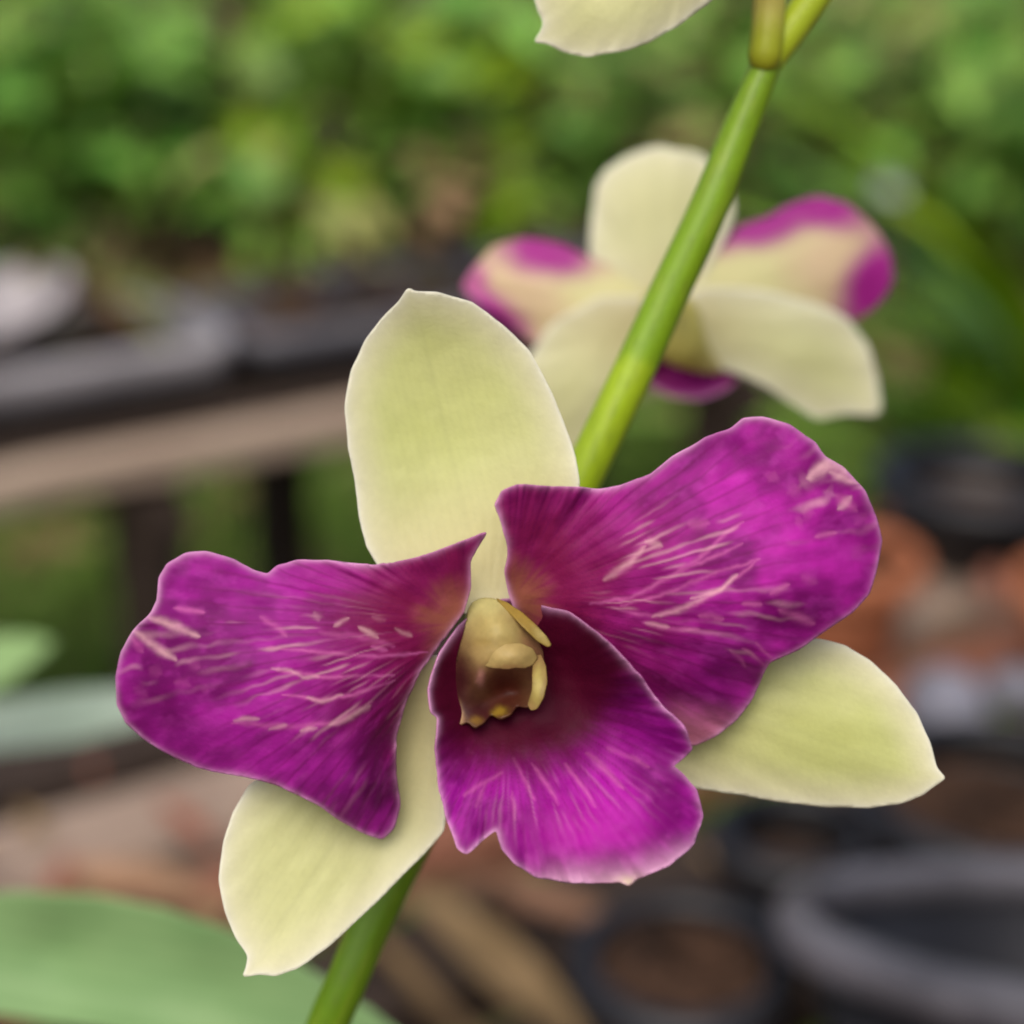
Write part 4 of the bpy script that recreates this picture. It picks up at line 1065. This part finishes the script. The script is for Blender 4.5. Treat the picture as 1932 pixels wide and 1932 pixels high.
petal('lateral_sepal', fb, [(1235, 560), (1130, 560), (1040, 610), (985, 690), (975, 790), (1010, 880), (1050, 920), (1100, 880), (1150, 800), (1210, 720), (1260, 640)],
      [(1235, 590, 70), (1050, 650, 40), (1050, 910, -40), (990, 780, 10), (1110, 720, 60), (1200, 690, 48)],
      cream_paint(((1240, 600), (1050, 910)), 16, 0.15), M_CREAM, ripple=vein_ripple(1240, 600, 0.9, 30, 8, edge=14), seed=14, **BS)
petal('lateral_sepal', fb, [(1250, 570), (1330, 540), (1430, 545), (1540, 572), (1600, 600), (1642, 655), (1658, 720), (1664, 772), (1655, 784), (1600, 782), (1545, 793), (1500, 768), (1460, 738), (1390, 704), (1310, 692), (1250, 660)],
      [(1260, 610, 64), (1400, 560, 44), (1600, 605, 14), (1655, 720, 4), (1655, 780, 4), (1540, 785, 24), (1440, 715, 40), (1510, 660, 56), (1400, 640, 50), (1390, 695, 34), (1310, 680, 40)],
      cream_paint(((1260, 610), (1655, 782)), 17, 0.25), M_CREAM, ripple=vein_ripple(1250, 600, 0.9, 30, 9, edge=14), seed=15, **BS)
tube('mentum', fb, [(1246, 560, BD - 0.006, 34), (1262, 600, BD - 0.008, 56), (1282, 640, BD - 0.008, 50), (1310, 668, BD - 0.0055, 32), (1345, 690, BD - 0.003, 16), (1360, 698, BD - 0.002, 4)], M_CREAM,
     lambda x, y, u, v: mix(flat((204, 196, 108), len(x)), flat((216, 204, 150), len(x)), sstep(0.5, 0.9, u)), absolute=True, seg=24)
petal('lip', fb, [(1270, 640), (1215, 690), (1225, 730), (1265, 750), (1320, 755), (1370, 738), (1396, 715), (1370, 680), (1320, 650)],
      [(1290, 650, -10), (1220, 700, -6), (1300, 750, 30), (1390, 715, -10), (1300, 700, 14)],
      purple_paint((1300, 560), [], [], 51, bright=(172, 36, 140), dark=(122, 10, 92), claw=(122, 10, 92), maroon=(128, 14, 96)), M_PETAL, seed=16, **BS)
tube('pedicel', fb, [(1296, 480, 0.1845, 18), (1286, 515, 0.198, 20), (1268, 550, 0.210, 26), (1250, 580, 0.220, 34)], M_STEMP, lambda x, y, u, v: mix(flat((150, 160, 50), len(x)), flat((206, 200, 120), len(x)), u), absolute=True)

# ---- the flower above, of which only a sepal hangs into the picture
TD = 0.170
ft = empty('flower', at(1330, -230, TD), orchid)
ft['label'] = 'flower at the top edge of which only a cream sepal hangs in'
petal('lateral_sepal', ft, [(1330, -230), (1180, -190), (1060, -110), (1000, -30), (1012, 20), (1024, 42), (1021, 58), (1006, 80), (1034, 84), (1062, 100), (1110, 108), (1172, 98), (1222, 82), (1282, 46), (1342, 3), (1400, -80), (1410, -200)],
      [(1350, -220, 0), (1180, -100, 20), (1010, 76, -30), (1100, 105, -10), (1300, 40, -20), (1150, 30, 26), (1000, -40, -6), (1280, -80, 20)],
      cream_paint(((1350, -230), (1015, 78)), 23, 0.25), M_CREAM, d0=TD, sigma=4.5, ripple=vein_ripple(1340, -240, 0.15, 30, 23, edge=12), seed=21, wob=2.5)
petal('petal', ft, [(1340, -240), (1180, -300), (1000, -260), (880, -330), (900, -460), (1060, -500), (1240, -440), (1340, -320)],
      [(1340, -250, -30), (900, -380, 30), (1100, -380, 10)], purple_paint((1345, -250), [], [], 61), M_PETAL, d0=TD, step=9, seed=22, back=purple_back((1345, -250)))
petal('petal', ft, [(1370, -240), (1500, -330), (1660, -320), (1780, -400), (1740, -540), (1580, -560), (1430, -470), (1370, -330)],
      [(1370, -250, -30), (1750, -450, 30), (1560, -440, 10)], purple_paint((1365, -250), [], [], 62), M_PETAL, d0=TD, step=9, seed=23, back=purple_back((1365, -250)))
petal('dorsal_sepal', ft, [(1330, -250), (1240, -380), (1230, -560), (1330, -700), (1430, -580), (1440, -380), (1380, -250)],
      [(1355, -260, -40), (1330, -690, 0), (1335, -480, -60)], cream_paint(((1355, -250), (1330, -700)), 24, 0.5), M_CREAM, d0=TD, step=9, seed=24)
tube('pedicel', ft, [(1340, -240, TD + 0.001, 40), (1400, -200, TD + 0.003, 34), (1450, -150, 0.177, 26)], M_STEMP, pd_green, absolute=True)

# ---- the orchid's own long leaf, behind the stem at the lower left
def leaf_paint(ax, bx, col=(112, 148, 92), col2=(132, 164, 108), mid=(140, 170, 118)):
    (x0, y0), (x1, y1) = ax, bx
    def f(x, y, ed):
        n = len(x)
        L = math.hypot(x1 - x0, y1 - y0)
        w = (-(x - x0) * (y1 - y0) + (y - y0) * (x1 - x0)) / L
        c = mix(flat(col, n), lin(col2)[None], fnoise(x / 130, y / 60, 4))
        c = c * (0.95 + 0.08 * np.sin(w / 5.0))[:, None]
        c = mix(c, lin(mid)[None], 0.5 * np.exp(-(w / 8.0) ** 2))
        return c
    return f
petal('leaf', orchid, [(800, 1985), (700, 1906), (610, 1845), (520, 1795), (420, 1752), (300, 1712), (180, 1690), (40, 1684), (-120, 1690), (-320, 1720), (-460, 1780), (-340, 1850), (-160, 1895), (0, 1916), (200, 1945), (400, 1985), (560, 2020), (700, 2040)],
      [(760, 1990, 300), (400, 1860, 0), (100, 1800, -160), (-300, 1790, -330), (400, 1755, 60), (100, 1690, -60), (-100, 1700, -150), (0, 1912, -90), (300, 1960, 30), (600, 1900, 150)],
      leaf_paint((760, 1990), (-400, 1780)), M_LEAFP, d0=0.262, step=9, sigma=12, thick=16, wob=2, seed=31, origin_px=(760, 1990))

# its pot, below the picture
pot('black pot that holds the flowering orchid', Vector((-0.052, 0.175, BZ + 0.004)), 0.06, 0.10, seed=9, fill=0.85)

# ---- the neighbouring orchid whose leaves reach in at the left
nb = empty('orchid_plant', Vector(at(-330, 1520, 0.45)))
tag(nb, 'neighbouring orchid without flowers, two leaf tips at the left edge', 'orchid')
ND = 0.42
petal('leaf', nb, [(104, 1212), (60, 1198), (10, 1196), (-80, 1215), (-220, 1285), (-330, 1400), (-300, 1440), (-180, 1395), (-60, 1330), (14, 1288), (68, 1248)],
      [(105, 1232, 100), (-100, 1290, 40), (-320, 1420, -300), (0, 1200, 30), (0, 1290, 90)], leaf_paint((-320, 1420), (105, 1232), col=(120, 154, 92), col2=(138, 170, 110)), M_LEAFP, d0=ND, step=7, sigma=6, thick=10, seed=32)
petal('leaf', nb, [(300, 1308), (230, 1296), (120, 1302), (0, 1322), (-180, 1370), (-330, 1430), (-310, 1500), (-150, 1450), (0, 1418), (140, 1400), (260, 1370), (310, 1340)],
      [(325, 1310, 40), (100, 1345, 0), (-320, 1460, -300), (100, 1300, -110), (100, 1400, 80)], leaf_paint((-320, 1460), (325, 1310), col=(138, 156, 136), col2=(156, 172, 156), mid=(150, 166, 150)), M_LEAFP, d0=ND + 0.03, step=9, sigma=10, thick=10, seed=33)
tube('stem', nb, [(-310, 1380, 0.452, 24), (-330, 1450, 0.455, 28), (-350, 1600, 0.46, 34), (-370, 1900, 0.48, 34), (-380, 2250, 0.50, 30)], M_STEMP, lambda x, y, u, v: flat((116, 140, 50), len(x)), absolute=True)
